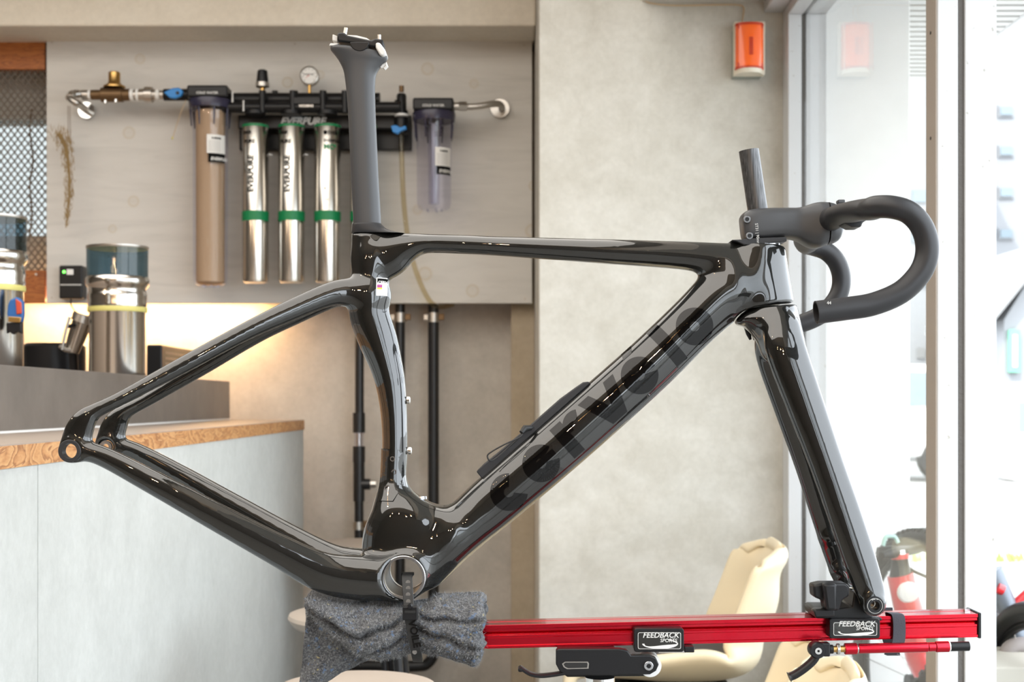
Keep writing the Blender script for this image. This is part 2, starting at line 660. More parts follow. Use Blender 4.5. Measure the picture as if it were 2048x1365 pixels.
def bool_cut(o, cutters):
    for c in cutters:
        md = o.modifiers.new('cut', 'BOOLEAN')
        md.operation = 'DIFFERENCE'
        md.solver = 'EXACT'
        md.object = c
    dg = bpy.context.evaluated_depsgraph_get()
    me = bpy.data.meshes.new_from_object(o.evaluated_get(dg))
    o.modifiers.clear()
    o.data = me
    for c in cutters:
        bpy.data.objects.remove(c)
    return o


# ------------------------------------------------------------------ signed distance modelling for the frame
class Field:
    def __init__(self, lo, hi, h):
        self.h = h
        self.lo = np.array(lo, dtype=np.float64)
        n = np.ceil((np.array(hi) - self.lo) / h).astype(int) + 1
        self.n = n
        self.ax = [self.lo[i] + h * np.arange(n[i]) for i in range(3)]
        self.F = np.full(tuple(n), 0.05, dtype=np.float32)

    def sl(self, lo, hi):
        out = []
        for i in range(3):
            a = int(max(0, math.floor((lo[i] - self.lo[i]) / self.h)))
            b = int(min(self.n[i], math.ceil((hi[i] - self.lo[i]) / self.h) + 1))
            out.append(slice(a, max(a, b)))
        return tuple(out)

    def smin(self, sl, D, k):
        A = self.F[sl]
        h = np.clip(0.5 + 0.5 * (D - A) / k, 0, 1)
        self.F[sl] = (D * (1 - h) + A * h) - k * h * (1 - h)

    def tube(self, st, power=2.3, k=0.008, sub=6, clips=(), both=False, into=None):
        """st = [(x, z, y, a, b)]"""
        sub = sub * 3
        if both:
            self.tube(st, power, k, sub // 3, clips)
            st = [(x, z, -y, a, b) for x, z, y, a, b in st]
        P1 = catmull([Vector((s[0], s[1], s[2])) for s in st], sub)
        Q1 = catmull([Vector((s[3], s[4], 0)) for s in st], sub)
        m = max(max(s[3], s[4]) for s in st) + 0.022
        xs = [p.x for p in P1]
        zs = [p.y for p in P1]
        ys = [p.z for p in P1]
        full = self.sl((min(xs) - m, min(ys) - m, min(zs) - m), (max(xs) + m, max(ys) + m, max(zs) + m))
        D = np.full(self.F[full].shape, 0.05, dtype=np.float32)
        off = [s.start for s in full]
        for i in range(len(P1) - 1):
            p, q = P1[i], P1[i + 1]
            a0, b0 = Q1[i].x, Q1[i].y
            a1, b1 = Q1[i + 1].x, Q1[i + 1].y
            mm = max(a0, a1, b0, b1) + 0.02
            sl = self.sl((min(p.x, q.x) - mm, min(p.z, q.z) - mm, min(p.y, q.y) - mm), (max(p.x, q.x) + mm, max(p.z, q.z) + mm, max(p.y, q.y) + mm))
            if any(s.stop <= s.start for s in sl):
                continue
            X = self.ax[0][sl[0]][:, None, None]
            Y = self.ax[1][sl[1]][None, :, None]
            Z = self.ax[2][sl[2]][None, None, :]
            dx, dz = q.x - p.x, q.y - p.y
            L = dx * dx + dz * dz + 1e-12
            t = np.clip(((X - p.x) * dx + (Z - p.y) * dz) / L, 0, 1)
            a = a0 + (a1 - a0) * t
            b = b0 + (b1 - b0) * t
            yc = p.z + (q.z - p.z) * t
            u = np.hypot(X - p.x - dx * t, Z - p.y - dz * t)
            w = np.abs(Y - yc)
            f = ((u / a) ** power + (w / b) ** power) ** (1 / power) + 1e-6
            r = np.sqrt(u * u + w * w) + 1e-7
            d = (r * (1 - 1 / f)).astype(np.float32)
            s2 = tuple(slice(s.start - o_, s.stop - o_) for s, o_ in zip(sl, off))
            D[s2] = np.minimum(D[s2], d)
        X = self.ax[0][full[0]][:, None, None]
        Z = self.ax[2][full[2]][None, None, :]
        for (x0, z0, nx, nz) in clips:
            D = np.maximum(D, ((X - x0) * nx + (Z - z0) * nz).astype(np.float32))
        if into is not None:
            into.append((full, D))
            return
        self.smin(full, D, k)

    def cyl(self, x, z, y0, y1, r, k=0.004, cut=False, shell=None):
        m = r + 0.02
        sl = self.sl((x - m, y0 - 0.02, z - m), (x + m, y1 + 0.02, z + m))
        X = self.ax[0][sl[0]][:, None, None]
        Y = self.ax[1][sl[1]][None, :, None]
        Z = self.ax[2][sl[2]][None, None, :]
        d = np.maximum(np.hypot(X - x, Z - z) - r, np.maximum(y0 - Y, Y - y1)).astype(np.float32)
        if cut:
            self.F[sl] = np.maximum(self.F[sl], -d)
        else:
            self.smin(sl, d, k)

    def mesh(self):
        F, h = self.F, self.h
        for _ in range(2):
            for ax in range(3):
                a = [slice(None)] * 3
                b = [slice(None)] * 3
                c = [slice(None)] * 3
                a[ax], b[ax], c[ax] = slice(0, -2), slice(1, -1), slice(2, None)
                F[tuple(b)] = 0.25 * F[tuple(a)] + 0.5 * F[tuple(b)] + 0.25 * F[tuple(c)]
        ins = F < 0
        nx, ny, nz = F.shape
        c = np.zeros((nx - 1, ny - 1, nz - 1), dtype=np.int8)
        for i in (0, 1):
            for j in (0, 1):
                for k in (0, 1):
                    c += ins[i:nx - 1 + i, j:ny - 1 + j, k:nz - 1 + k]
        act = (c > 0) & (c < 8)
        idx = -np.ones(act.shape, dtype=np.int64)
        cells = np.argwhere(act)
        idx[act] = np.arange(len(cells))
        acc = np.zeros((len(cells), 3))
        cnt = np.zeros(len(cells))
        corner = {}
        for i in (0, 1):
            for j in (0, 1):
                for k in (0, 1):
                    corner[(i, j, k)] = F[cells[:, 0] + i, cells[:, 1] + j, cells[:, 2] + k].astype(np.float64)
        for a in corner:
            for ax in range(3):
                if a[ax] == 0:
                    b = list(a)
                    b[ax] = 1
                    b = tuple(b)
                    fa, fb = corner[a], corner[b]
                    m = (fa < 0) != (fb < 0)
                    t = np.where(m, fa / np.where(m, fa - fb, 1), 0)
                    pt = np.array(a, dtype=float)[None, :].repeat(len(cells), 0)
                    pt[:, ax] += t
                    acc[m] += pt[m]
                    cnt[m] += 1
        V = (cells + acc / cnt[:, None])
        quads = []
        for ax in range(3):
            o1, o2 = [(1, 2), (2, 0), (0, 1)][ax]
            s0 = [slice(None)] * 3
            s1 = [slice(None)] * 3
            s0[ax] = slice(0, -1)
            s1[ax] = slice(1, None)
            ch = ins[tuple(s0)] != ins[tuple(s1)]
            E = np.argwhere(ch)
            E = E[(E[:, o1] > 0) & (E[:, o2] > 0)]
            lim = np.array(act.shape)
            E = E[np.all(E < lim, axis=1)]

            def g(d1, d2):
                q = E.copy()
                q[:, o1] -= d1
                q[:, o2] -= d2
                return idx[q[:, 0], q[:, 1], q[:, 2]]
            q = np.stack([g(1, 1), g(0, 1), g(0, 0), g(1, 0)], 1)
            flip = ~ins[E[:, 0], E[:, 1], E[:, 2]]
            q[flip] = q[flip][:, ::-1]
            quads.append(q)
        Q = np.concatenate(quads)
        Q = Q[(Q >= 0).all(1)]
        # one Newton step onto the surface
        for _ in range(2):
            ip = np.clip(np.floor(V).astype(int), 0, np.array(F.shape) - 2)
            fr = V - ip
            val = np.zeros(len(V))
            gr = np.zeros((len(V), 3))
            for i in (0, 1):
                for j in (0, 1):
                    for k in (0, 1):
                        f = F[ip[:, 0] + i, ip[:, 1] + j, ip[:, 2] + k].astype(np.float64)
                        wx = fr[:, 0] if i else 1 - fr[:, 0]
                        wy = fr[:, 1] if j else 1 - fr[:, 1]
                        wz = fr[:, 2] if k else 1 - fr[:, 2]
                        val += f * wx * wy * wz
                        gr[:, 0] += f * (1 if i else -1) * wy * wz
                        gr[:, 1] += f * (1 if j else -1) * wx * wz
                        gr[:, 2] += f * (1 if k else -1) * wx * wy
            g2 = (gr ** 2).sum(1) + 1e-12
            st = -(val / g2)[:, None] * gr
            ln_ = np.linalg.norm(st, axis=1, keepdims=True)
            V += st * np.minimum(1, 0.5 / (ln_ + 1e-9))
        V = V * h + self.lo
        return V, Q

    def build(self, name, m, parent, smooth_it=6):
        V, Q = self.mesh()
        me = bpy.data.meshes.new(name)
        me.vertices.add(len(V))
        me.vertices.foreach_set('co', V.astype(np.float32).ravel())
        me.loops.add(len(Q) * 4)
        me.loops.foreach_set('vertex_index', Q.astype(np.int32).ravel())
        me.polygons.add(len(Q))
        me.polygons.foreach_set('loop_start', np.arange(0, len(Q) * 4, 4, dtype=np.int32))
        me.update(calc_edges=True)
        me.validate()
        # a few rounds of smoothing (Taubin: no shrinking)
        E = np.empty(len(me.edges) * 2, dtype=np.int32)
        me.edges.foreach_get('vertices', E)
        E = E.reshape(-1, 2)
        deg = np.bincount(E.ravel(), minlength=len(V)).astype(float)
        X = V.copy()
        for it in range(smooth_it * 2):
            lam = 0.5 if it % 2 == 0 else -0.52
            s = np.stack([np.bincount(E[:, 0], X[E[:, 1], c], len(V)) + np.bincount(E[:, 1], X[E[:, 0], c], len(V)) for c in range(3)], 1)
            X = X + lam * (s / np.maximum(deg, 1)[:, None] - X)
        me.vertices.foreach_set('co', X.astype(np.float32).ravel())
        me.update()
        me.materials.append(m)
        me.polygons.foreach_set('use_smooth', [True] * len(me.polygons))
        o = link(name, me, m, parent, smooth=False)
        me.polygons.foreach_set('use_smooth', [True] * len(me.polygons))
        return o


def ST(pairs):
    """edge pairs in photo pixels -> stations; each item ((x,y),(x,y), y offset of the near side, half thickness)"""
    out = []
    for a, b, yc, t in pairs:
        d = 1.65 - yc
        A, B = P(a[0], a[1], d), P(b[0], b[1], d)
        c = (A + B) / 2
        out.append((c.x, c.z, -yc, (A - B).length / 2, t))
    return out


def clip_line(p, q, keep):
    """half plane through two pixels; keep = a pixel on the kept side"""
    A, B, K = P(*p), P(*q), P(*keep)
    n = Vector((-(B.z - A.z), 0, B.x - A.x)).normalized()
    if (K - A).dot(n) > 0:
        n = -n
    return (A.x, A.z, n.x, n.z)


# =================================================================== THE SETTING
Y = lambda d: CY + d          # world y of a distance from the camera
b = MB().box((-4.5, -6.0, -0.1), (0.90, Y(4.95), 0.0))
structure(b.build('floor', M_FLOOR, smooth=False))
b = MB().box((-4.5, -6.0, 2.75), (0.90, Y(4.95), 2.85))
structure(b.build('ceiling', M_CEIL, smooth=False))

# back wall, with the screened opening on the far left
yb = Y(4.75)
xo0, xo1 = P(-140, 0, 4.75).x, P(100, 0, 4.75).x
zo0, zo1 = P(0, 472, 4.75).z, P(0, 236, 4.75).z
b = MB()
b.box((xo1, yb, 0), (0.0745, yb + 0.15, 2.75))
b.box((-4.5, yb, 0), (xo0, yb + 0.15, 2.75))
b.box((xo0, yb, 0), (xo1, yb + 0.15, zo0))
b.box((xo0, yb, zo1), (xo1, yb + 0.15, 2.75))
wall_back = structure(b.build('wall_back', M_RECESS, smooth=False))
structure(MB().box((xo0, yb + .06, zo0), (xo1, yb + .066, zo1)).build('window_3', M_SKYDIM, smooth=False))  # added pane, tinted to dim the sky behind the mesh
# concrete column wall to the right of the recess
xc0, xc1 = P(1078, 0, 3.9).x, P(1565, 0, 3.9).x
b = MB().box((xc0, Y(3.9), 0), (xc1 + 0.02, Y(4.95), 2.75))
structure(b.build('wall_column', M_COLUMN, smooth=False, bevel=0.004))
# shallow pilaster in the recess below the board
b = MB().box((P(1022, 0, 4.66).x, Y(4.66), 0), (xc0, yb, 2.2))
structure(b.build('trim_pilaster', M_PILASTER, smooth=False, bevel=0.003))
# plastered beam over the recess
zb = P(0, 52, 4.41).z
b = MB().box((-4.5, Y(4.41), zb), (xc0, yb, 2.75))
beam = structure(b.build('trim_beam', M_BEAM, smooth=False, bevel=0.008))
b = MB().box((-4.6, -6.0, 0), (-4.5, Y(4.95), 2.75))
structure(b.build('wall_left', M_SHOP, smooth=False))
# wall behind the camera: dark timber with a wide shop window
b = MB()
b.box((-4.5, -6.1, 0), (0.90, -6.0, 2.75))
structure(b.build('wall_front', M_BROWN, smooth=False))

# ---- window wall on the right
XI, XO, XG = 0.742, 0.845, 0.787
zt = P(0, 28, 3.82).z
zs = P(0, 1292, 3.86).z
yw0, yw1 = Y(3.82), Y(3.9)
yn0, yn1 = Y(2.48), Y(2.54)


def gasketed_post(name, y0, y1, z0, z1):
    f = structure(MB().box((XI, y0, z0), (XG - 0.009, y1, z1)).box((XG + 0.003, y0, z0), (XO, y1, z1)).build(name, M_WHITEPAINT, smooth=False, bevel=0.002))
    MB().box((XG - 0.009, y0 + 0.006, z0), (XG + 0.003, y1 - 0.006, z1)).build('gasket', M_GASKET, f, smooth=False)
    return f


gasketed_post('trim_1', yw0, yw1 - 0.001, 0.0, zt)
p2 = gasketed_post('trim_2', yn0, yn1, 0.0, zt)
MB().box((XI - .003, yn0 + .001, 0), (XI, yn1, zt)).build('post_shade_strip', mat('brown_grey_shade', (0.30, 0.255, 0.215), 0.5), p2, smooth=False, bevel=.0008)  # added strip, its colour stands in for shade on the inner face
gasketed_post('trim_3', Y(0.15), Y(0.21), 0.0, zt)
gasketed_post('trim_4', Y(-2.0), Y(-1.94), 0.0, zt)
# head and sill run towards the street side of the shop
hd = structure(MB().box((XI, -6.0, zt), (XG - 0.004, yw1, zt + 0.06)).box((XG + 0.004, -6.0, zt), (XO, yw1, zt + 0.06)).build('trim_5', M_WHITEPAINT, smooth=False, bevel=0.002))
MB().box((XG - 0.004, -6.0, zt + 0.004), (XG + 0.004, yw1, zt + 0.055)).build('gasket', M_GASKET, hd, smooth=False)
structure(MB().box((XI, yn1, zs - 0.06), (XO, yw0, zs)).build('trim_6', M_WHITEPAINT, smooth=False, bevel=0.003))
structure(MB().box((XI + 0.01, yn1, 0), (XO - 0.01, yw0, zs - 0.06)).build('wall_sill', M_STUCCO, smooth=False))
structure(MB().box((XI, -6.0, zt + 0.06), (XO, yw1, 2.75)).build('wall_right', M_CEIL, smooth=False))
# soffit and trim under the ceiling along the windows
structure(MB().box((P(1285, 0, 3.9).x, -6.0, P(0, 4, 3.9).z), (P(1527, 0, 3.9).x, Y(3.9), 2.75)).build('ceiling_soffit', mat('soffit_paint', (0.6, 0.57, 0.52), 0.8), smooth=False))
structure(MB().box((P(1527, 0, 3.9).x, -6.0, P(0, 26, 3.9).z), (XI, Y(3.9), 2.75)).build('trim_7', M_WHITEPAINT, smooth=False, bevel=0.004))
w1 = structure(MB().box((XG - 0.003, yn1, zs), (XG + 0.003, yw0, zt)).build('window_1', M_GLASS, smooth=False))
structure(MB().box((XG - 0.003, Y(-1.94), 0.1), (XG + 0.003, Y(0.15), zt)).build('window_2', M_GLASS, smooth=False))
# little drilled holes in the post
for py in (66, 277):
    o_ = MB().lathe([(0.003, 0), (0.003, 0.002)], P(1862, py, 2.51) + Vector((0.0, 0, 0)), 'x', 10).build('screw_hole', M_BLACKPL, None)
    o_.location.x = XI - P(1862, py, 2.51).x - 0.004
    o_.parent = bpy.data.objects['trim_2']

# ---- outside
M_PAVE = concrete('street_paving', (0.30, 0.295, 0.28), (0.36, 0.355, 0.34), (0.40, 0.395, 0.38), 0.4, 0.4)
structure(MB().box((0.90, -14, -0.14), (60, 60, -0.02)).build('ground', M_PAVE, smooth=False))
structure(MB().box((XO - 0.0, Y(3.88), -0.02), (P(1820, 0, 3.88).x, Y(4.2), 2.6)).build('wall_wing', M_STUCCO, smooth=False, bevel=0.004))
zsof = 2.34
sof = structure(MB().box((0.85, Y(1.5), zsof + 0.02), (1.72, Y(5.75), zsof + 0.16)).build('ceiling_canopy', mat('canopy_back', (0.16, 0.16, 0.15), 0.8), smooth=False))
slat_me = None
M_SLAT = mat('white_canopy_slat', (0.50, 0.49, 0.47), 0.7)
k = 0
yy = Y(1.55)
while yy < Y(5.7):
    if slat_me is None:
        so = MB().box((0.87, -0.0235, zsof), (1.70, 0.0235, zsof + 0.012)).build('slat', M_SLAT, None, smooth=False)
        slat_me = so.data
    else:
        so = bpy.data.objects.new('slat', slat_me)
        COL.objects.link(so)
    so.location = (0, yy, 0)
    so.parent = sof
    yy += 0.066
structure(MB().box((1.72, Y(1.5), zsof - 0.06), (1.78, Y(5.75), zsof + 0.2)).build('trim_canopy_fascia', M_STUCCO, smooth=False))

# far buildings across the street
M_FAR = mat('pale_facade', (0.27, 0.275, 0.285), 0.9)
M_FARWIN = mat('bluish_far_window', (0.19, 0.24, 0.27), 0.2)
M_FARGREY = mat('grey_far_wall', (0.24, 0.24, 0.24), 0.9)


def place(px, d):
    return (px - 1024.0) / FPX * d


D1 = 30.0
ap = thing('apartment_building', 'pale multi-storey apartment block across the street, seen past the white post', 'building', (place(2100, D1), Y(D1), 0))
MB().box((place(1935, D1), Y(D1), 0), (place(2500, D1), Y(D1 + 8), 14)).build('wall', M_FAR, ap, smooth=False)
win = None
for i, py in enumerate((222, 302, 385, 468)):
    for j, px in enumerate((2012, 2078, 2150)):
        p0, p1 = P(px - 12, py + 8, D1 - 0.05), P(px + 12, py - 8, D1 - 0.05)
        f = MB().box((p0.x - 0.04, p0.y, p0.z - 0.04), (p1.x + 0.04, p0.y + 0.05, p1.z + 0.04)).build('window', M_FAR, ap, smooth=False)
        MB().box((p0.x, p0.y - 0.03, p0.z), (p1.x, p0.y, p1.z)).build('pane', M_FARWIN, f, smooth=False)
D2 = 22.0
sh = thing('gabled_shop', 'small pale gabled shop with a green banner at the right edge', 'building', (place(2070, D2), Y(D2), 0))
g0, g1 = place(2008, D2), place(2160, D2)
zr = P(0, 556, D2).z
ze = P(0, 640, D2).z
gb = MB()
gb.prism([(g0, 0), (g1, 0), (g1, ze), ((g0 + g1) / 2, zr + 0.3), (g0, ze)], Y(D2), Y(D2 + 3))
gb.build('wall', M_FAR, sh, smooth=False)
rf = MB()
rf.prism([(g0 - 0.3, ze - 0.1), ((g0 + g1) / 2, zr + 0.35), (g1 + 0.3, ze - 0.1), (g1 + 0.3, ze + 0.05), ((g0 + g1) / 2, zr + 0.55), (g0 - 0.3, ze + 0.05)], Y(D2) - 0.3, Y(D2 + 3.2))
rf.build('roof', M_FARGREY, sh, smooth=False)
p0, p1 = P(2019, 745, D2 - 0.1), P(2040, 660, D2 - 0.1)
bn = MB().box((p0.x, p0.y, p0.z), (p1.x, p0.y + 0.08, p1.z)).build('banner', mat('green_banner', (0.16, 0.45, 0.30), 0.7), sh, smooth=False)
MB().box((p0.x + 0.05, p0.y - 0.02, p0.z + 0.08), (p1.x - 0.05, p0.y, p1.z - 0.08)).build('banner_panel', mat('pale_banner_centre', (0.75, 0.55, 0.50), 0.7), bn, smooth=False)
p0, p1 = P(2000, 862, D2 - 0.9), P(2090, 765, D2 - 0.9)
MB().box((p0.x, p0.y, p1.z - 0.25), (p1.x, p0.y + 0.9, p1.z)).build('awning', M_FARGREY, sh, smooth=False, bevel=0.02)
vm = thing('vending_machine', 'white vending machine standing before the gabled shop', 'vending machine', (place(2038, 19), Y(19), 0))
p0, p1 = P(2028, 885, 19), P(2062, 790, 19)
MB().box((p0.x, Y(19), 0.0), (p1.x, Y(19.7), p1.z)).build('cabinet', M_WHITEPL, vm, smooth=False, bevel=0.02)
MB().box((p0.x + 0.06, Y(18.97), p1.z - 0.5), (p1.x - 0.06, Y(19), p1.z - 0.1)).build('display', M_FARWIN, vm, smooth=False)
D3 = 26.0
b3 = thing('street_building', 'pale building seen in the narrow gap left of the white post', 'building', (place(1860, D3), Y(D3), 0))
MB().box((place(1780, D3), Y(D3), 0), (place(1922, D3), Y(D3 + 6), 9.5)).build('wall', M_FAR, b3, smooth=False)
p0, p1 = P(1834, 716, D3 - 0.05), P(1850, 696, D3 - 0.05)
MB().box((p0.x, p0.y, p0.z), (p1.x, p0.y + 0.1, p1.z)).build('window', mat('dark_far_window', (0.22, 0.22, 0.22), 0.4), b3, smooth=False)
for py in (390, 470, 560):
    p0, p1 = P(1826, py + 14, D3 - 0.05), P(1852, py - 10, D3 - 0.05)
    MB().box((p0.x, p0.y, p0.z), (p1.x, p0.y + 0.1, p1.z)).build('window', M_FARWIN, b3, smooth=False)
# small parked van in the gap
D4 = 19.0
vn = thing('parked_van', 'pale parked van with dark tyres, seen in the gap left of the post', 'van', (place(1842, D4), Y(D4), 0))
p0 = P(1535, 872, D4)
xL = p0.x
prof = [(xL, 0.32), (xL + 3.0, 0.32), (xL + 3.0, 0.95), (xL + 2.7, 1.05), (xL + 2.25, 1.55), (xL + 0.1, 1.6), (xL, 1.4)]
MB().prism(prof, Y(D4), Y(D4 + 1.5)).build('body', M_WHITEPL, vn, smooth=False, bevel=0.05)
MB().prism([(xL + 0.2, 1.0), (xL + 2.45, 1.0), (xL + 2.15, 1.45), (xL + 0.2, 1.48)], Y(D4) - 0.02, Y(D4)).build('window', M_FARWIN, vn, smooth=False)
for wx in (0.55, 2.35):
    MB().lathe([(0.02, -0.02), (0.29, -0.02), (0.31, 0.03), (0.31, 0.2)], (xL + wx, Y(D4), 0.29), 'y', 20).build('wheel', M_RUBBER, vn)
# grass strip at the kerb
M_WEED = mat('kerb_weeds', (0.30, 0.42, 0.12), 0.9)
gs = MB()
for i in range(500):
    x = random.uniform(2.6, 6.5)
    y = Y(9.6) + random.uniform(-0.12, 0.12)
    h = random.uniform(0.02, 0.07)
    gs.add([(x, y, -0.02), (x + 0.02, y, -0.02), (x + random.uniform(-0.03, 0.04), y + random.uniform(-0.03, 0.03), h)], [(0, 1, 2)])
o_ = gs.build('weeds', M_WEED, None, smooth=False, fixn=False)
o_['kind'] = 'stuff'
tag(o_, 'low green weeds growing along the far kerb outside', 'weeds')


# =================================================================== BICYCLE FRAMESET
bike = thing('bicycle_frameset', 'glossy graphite road bicycle frameset with fork, seatpost and dropped bar on the red beam', 'bicycle frame', (0, 0, 0.8))

ytop = clip_line((704, 466), (765, 466), (740, 600))
htop = clip_line((1440, 485), (1572, 493), (1500, 560))
crown_top = clip_line((1592, 609), (1495, 621), (1560, 700))

G = Field((-0.545, -0.092, 0.78), (0.37, 0.092, 1.262), 0.0021)
seat_tube = ST([((703, 440), (764, 440), 0, .0145), ((703, 470), (766, 470), 0, .0145), ((704, 510), (768, 510), 0, .015), ((704, 548), (770, 552), 0, .016),
                ((696, 585), (773, 600), 0, .018), ((700, 628), (780, 640), 0, .019), ((717, 673), (794, 686), 0, .0195), ((737, 721), (804, 730), 0, .0195),
                ((751, 765), (811, 772), 0, .019), ((760, 815), (814, 818), 0, .019), ((764, 865), (815, 865), 0, .019), ((764, 912), (815, 912), 0, .019),
                ((762, 954), (813, 955), 0, .020), ((755, 1000), (822, 1000), 0, .022), ((750, 1022), (832, 1018), 0, .024)])
G.tube(seat_tube, 2.05, 0.006, 5, [ytop])
top_tube = ST([((745, 476), (757, 566), 0, .015), ((770, 468), (782, 556), 0, .0155), ((806, 467), (812, 528), 0, .016), ((850, 469), (852, 507), 0, .0165),
               ((925, 471), (925, 508), 0, .0175), ((1000, 474), (1000, 512), 0, .0175), ((1200, 479), (1198, 527), 0, .018), ((1340, 483), (1336, 537), 0, .019), ((1400, 485), (1396, 545), 0, .020),
               ((1450, 487), (1446, 560), 0, .021), ((1500, 487), (1498, 600), 0, .022)])
G.tube(top_tube, 2.4, 0.010, 5, [htop])
down = ST([((812, 1080), (885, 1166), 0, .036), ((862, 1043), (935, 1118), 0, .034), ((905, 1006), (975, 1083), 0, .031), ((961, 954), (1036, 1034), 0, .029), ((1108, 826), (1184, 908), 0, .028),
           ((1254, 698), (1328, 778), 0, .0275), ((1345, 612), (1422, 684), 0, .0275), ((1395, 560), (1474, 640), 0, .0275), ((1425, 534), (1504, 630), 0, .0275)])
G.tube(down, 2.15, 0.013, 5, [htop])
head = ST([((1470, 480), (1566, 480), 0, .0235), ((1466, 520), (1573, 520), 0, .0245), ((1462, 560), (1579, 560), 0, .0255), ((1464, 600), (1586, 600), 0, .0265), ((1468, 630), (1591, 630), 0, .027)])
G.tube(head, 2.0, 0.008, 5, [htop, clip_line((1592, 608), (1470, 622), (1500, 560))])
chain = ST([((145, 884), (145, 924), .068, .0085), ((205, 891), (190, 929), .0685, .009), ((311, 941), (290, 984), .066, .0095), ((433, 1003), (405, 1051), .060, .0105),
            ((572, 1072), (545, 1132), .051, .012), ((655, 1106), (636, 1184), .044, .0145), ((725, 1112), (712, 1201), .036, .019), ((800, 1116), (800, 1203), .028, .024)])
G.tube(chain, 2.5, 0.010, 5, both=True)
G.tube(ST([((754, 1006), (826, 1004), 0, .022), ((743, 1044), (862, 1038), 0, .029), ((728, 1082), (882, 1072), 0, .0325), ((726, 1112), (886, 1106), 0, .034)]), 4.0, 0.010, 5)
G.tube(ST([((812, 1000), (812, 1110), 0, .029), ((850, 1006), (850, 1110), 0, .030), ((888, 1014), (876, 1100), 0, .030)]), 4.0, 0.010, 4)
seat = ST([((742, 556), (748, 625), .004, .014), ((690, 558), (706, 612), .009, .0115), ((644, 570), (668, 611), .015, .0095), ((560, 608), (580, 645), .026, .0085), ((480, 649), (497, 681), .036, .008),
           ((356, 717), (372, 747), .050, .0078), ((237, 784), (252, 808), .062, .0078), ((178, 815), (206, 829), .0665, .0078), ((150, 832), (193, 846), .068, .0078),
           ((131, 856), (187, 866), .068, .0078), ((121, 885), (178, 893), .068, .008)])
G.tube(seat, 2.7, 0.007, 5, both=True)
# bottom bracket shell and rear drop-outs
BB = P(807, 1156, 1.61)
G.cyl(BB.x, BB.z, -0.0405, 0.0405, 0.0262, 0.010)
DR = P(141, 902.5, 1.575)
for s in (-1, 1):
    G.cyl(DR.x, DR.z, *sorted((s * 0.0595, s * 0.0775)), 0.0140, 0.004)
# wheel clearance between the chainstays keeps its slot
G.cyl(BB.x, BB.z, -0.1, 0.1, 0.0228, cut=True)
G.cyl(DR.x, DR.z, -0.1, 0.1, 0.0092, cut=True)

# fork crown first, so that the frame can be relieved round it
K = Field((0.20, -0.075, 0.79), (0.46, 0.075, 1.19), 0.0020)
crown = ST([((1498, 598), (1588, 598), 0, .029), ((1503, 640), (1598, 640), 0, .033), ((1519, 690), (1609, 690), 0, .035)])
K.tube(crown, 2.05, 0.004, 6, [crown_top])
lip = ST([((1474, 637), (1482, 650), 0, .020), ((1492, 622), (1502, 656), 0, .026), ((1530, 610), (1530, 680), 0, .030)])
K.tube(lip, 2.2, 0.008, 6, [crown_top])
leg = ST([((1526, 662), (1603, 662), .028, .0125), ((1533, 708), (1615, 708), .035, .012), ((1574, 815), (1650, 815), .041, .0115), ((1619, 930), (1688, 930), .046, .0105),
          ((1652, 1024), (1721, 1024), .050, .0095), ((1685, 1118), (1752, 1118), .053, .009), ((1708, 1180), (1768, 1172), .0545, .009), ((1722, 1206), (1773, 1203), .055, .009)])
K.tube(leg, 2.15, 0.006, 5, [crown_top], both=True)
# brake mount bosses on the far leg
for py in (1075, 1140):
    px = 1655 + (py - 1075) * 0.33
    q = P(px, py, 1.70)
    K.tube([(q.x, q.z, .050, .008, .008), (q.x + .02, q.z + .004, .050, .008, .008)], 2.3, 0.007, 3)
FD = P(1749, 1212, 1.585)
for s in (-1, 1):
    K.cyl(FD.x, FD.z, *sorted((s * 0.047, s * 0.0655)), 0.0125, 0.006)
K.cyl(FD.x, FD.z, -0.1, 0.1, 0.0062, cut=True)
fork = K.build('fork', M_PAINT, bike)

# relieve the frame below the crown line
_full = []
G.tube(ST([((1498, 598), (1590, 598), 0, .034), ((1503, 640), (1600, 640), 0, .040), ((1514, 700), (1612, 700), 0, .042)]), 2.3, 0.004, 6,
       [clip_line((1592, 607), (1495, 619), (1560, 700))], into=_full)
for sl_, D_ in _full:
    G.F[sl_] = np.maximum(G.F[sl_], -(D_ - 0.0006))
_full = []
G.tube(ST([((1474, 635), (1480, 650), 0, .030), ((1492, 620), (1500, 656), 0, .034), ((1530, 608), (1530, 680), 0, .036)]), 2.2, 0.004, 6, [], into=_full)
for sl_, D_ in _full:
    G.F[sl_] = np.maximum(G.F[sl_], -(D_ - 0.0004))
frame = G.build('frame', M_PAINT, bike)


def bvh_of(o):
    return BVHTree.FromPolygons([v.co.copy() for v in o.data.vertices], [tuple(p.vertices) for p in o.data.polygons])


frame_bvh = bvh_of(frame)
fork_bvh = bvh_of(fork)


